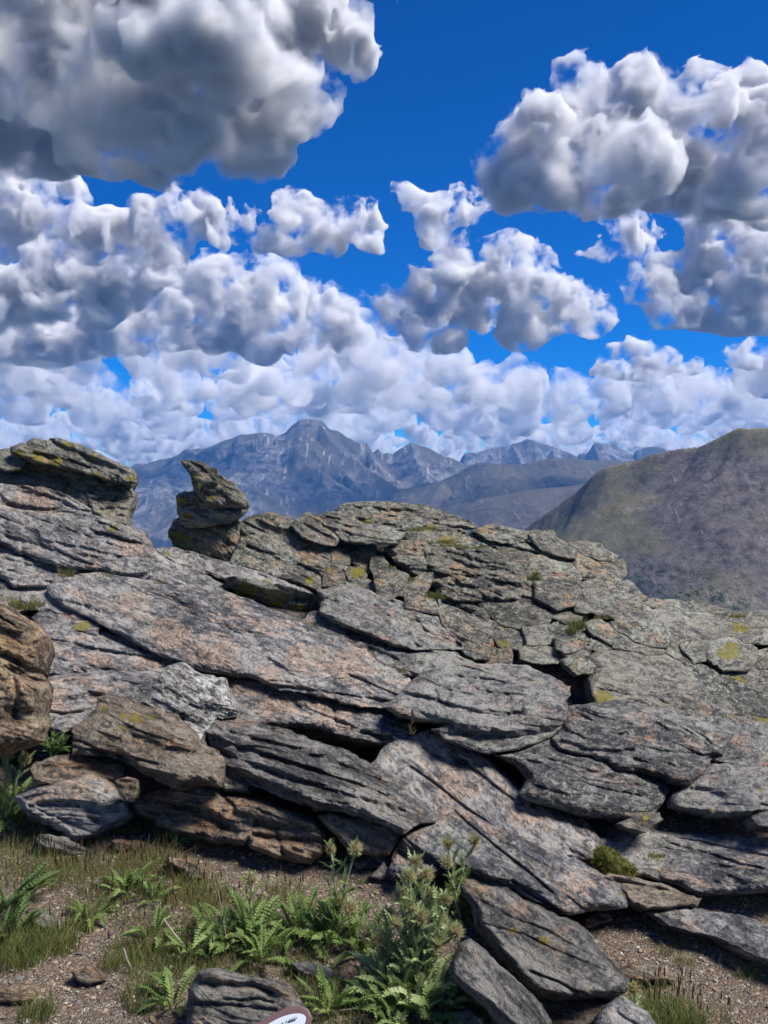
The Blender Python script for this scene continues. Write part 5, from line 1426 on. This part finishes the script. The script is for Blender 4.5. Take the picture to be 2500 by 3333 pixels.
def moss_cushion(label, x, y, rx, ry, rock, n=1500):
    b = at(x, y, float(ybase(np.array([x]), np.array([y]))[0]) - rock)
    m = b[1] / FPX
    bm = bmesh.new()
    bmesh.ops.create_icosphere(bm, subdivisions=4, radius=1.0)
    for v in bm.verts:
        k = 1 + 0.25 * float(vn(np.array([[v.co.x * 2.2 + x, v.co.y * 2.2, v.co.z * 2.2]]))[0])
        v.co = Vector((v.co.x * rx * m * k + v.co.z * 0, v.co.y * rx * .7 * m * k, v.co.z * ry * m * k - v.co.x * rx * m * .45))
    me = bpy.data.meshes.new('cushion'); bm.to_mesh(me); bm.free(); me.materials.append(P_moss)
    for p in me.polygons: p.use_smooth = True
    o = tag(empty('moss_cushion', tuple(b)), label, 'moss')
    link('cushion', me, None, o)
    V = np.array([v.co[:] for v in me.vertices]); N_ = np.array([v.normal[:] for v in me.vertices])
    i = _gr.integers(0, len(V), n)
    mb = Blades()
    d = N_[i] * .7 + np.array([-.1, -.2, .5]) + _gr.normal(0, .25, (n, 3)); d /= np.linalg.norm(d, axis=1)[:, None]
    mb.add(V[i], d, _gr.uniform(.012, .035, n), np.full(n, .0016), np.stack([_gr.normal(0, .3, n), _gr.normal(0, .3, n), np.full(n, -.4)], 1))
    me2 = mesh_np('moss_strands', np.concatenate(mb.V), np.concatenate(mb.Q))
    s = link('moss_strands', me2, P_grass if False else P_moss, o)
    s['kind'] = 'stuff'


moss_cushion('olive green moss cushion in the notch beside the tilted slab', 2000, 2808, 62, 34, .16)


def twig(label, pts, rad):
    V, F = [], []
    p = [at(x, y, float(yground(yy))) for x, y, yy in pts]
    o = p[-1].copy()
    tube(V, F, [q - o for q in p], np.linspace(rad * .7, rad, len(p)))
    me = bpy.data.meshes.new('twig'); me.from_pydata([tuple(v) for v in V], [], F); me.update()
    tag(link('twig', me, P_twig, None, tuple(o)), label, 'twig')


twig('bleached upright stick leaning beside the straw headed thistle', [(708, 2892, 3085), (720, 2960, 3085), (730, 3020, 3084), (742, 3085, 3085)], .0045)
twig('bleached stick slanting across the leafy rosettes', [(532, 2990, 3110), (560, 3030, 3112), (600, 3080, 3115), (648, 3122, 3122)], .004)
twig('short grey curved twig above the pinkish stone', [(402, 3085, 3170), (412, 3120, 3172), (425, 3150, 3175), (436, 3175, 3178)], .006)
twig('pale stalk lying on the ground before the biggest thistle clump', [(1040, 3300, 3312), (1110, 3288, 3305), (1190, 3280, 3298), (1270, 3278, 3296)], .004)


# ---- badge plate at the very bottom edge
def badge():
    cx, cy, Y0 = 912.0, 3354.0, 2.62
    th = math.radians(-27)
    def shape(rx, ry, n=64, pw=2.6):
        a = np.linspace(0, 2 * math.pi, n, endpoint=False)
        x = np.sign(np.cos(a)) * np.abs(np.cos(a)) ** (2 / pw) * rx; y = np.sign(np.sin(a)) * np.abs(np.sin(a)) ** (2 / pw) * ry
        return np.stack([x * math.cos(th) - y * math.sin(th), x * math.sin(th) + y * math.cos(th)], 1)
    def slab(name, pts, y_front, t, mat, parent, org):
        n = len(pts)
        f = at(cx + pts[:, 0], cy + pts[:, 1], y_front + pts[:, 1] * -0.0006)
        bk = f + np.array([0, t, t * .6])
        V = np.concatenate([f, bk]) - org
        F = [tuple(range(n))[::-1], tuple(range(n, 2 * n))] + [(i, (i + 1) % n, n + (i + 1) % n, n + i) for i in range(n)]
        me = bpy.data.meshes.new(name); me.from_pydata([tuple(v) for v in V], [], F); me.update()
        return link(name, me, mat, parent)
    org = at(cx, cy + 60, Y0)
    def pm(name, c, rough=.5):
        n = NT(name); n.bsdf(n.mix(n.math('MULTIPLY', n.noise(n.pos(), 90, 4), .35), c, tuple(k * .7 for k in c)), rough); return n.mat
    o = tag(empty('badge_plate', tuple(org)), 'brown plate with a white oval at the bottom edge before the dark rock', 'sign')
    slab('plate', shape(108, 50), Y0, .008, pm('brown_plate', (.13, .075, .075)), o, org)
    slab('oval', shape(92, 35, pw=2.0), Y0 - .003, .0025, pm('white_oval', (.50, .54, .62), .35), o, org)
    ink = pm('dark_ink', (.02, .022, .025))
    for k, (x, y, L, a) in enumerate(((18, -34, 9, -62), (27, -37, 15, -58), (34, -39, 17, -56), (41, -41, 18, -54), (48, -42, 16, -50), (33, -36, 22, -24), (6, -29, 5, -20), (4, -21, 8, -62))):
        a = math.radians(a); d = np.array([math.cos(a), math.sin(a)]); s = np.array([-d[1], d[0]]) * 1.7
        c = np.array([x, y]) + np.array([2, 6])
        slab('stroke', np.array([c - d * L / 2 - s, c + d * L / 2 - s * .4, c + d * L / 2 + s * .4, c - d * L / 2 + s]), Y0 - .0042, .001, ink, o, org)
badge()
print('done', time.time() - T00)
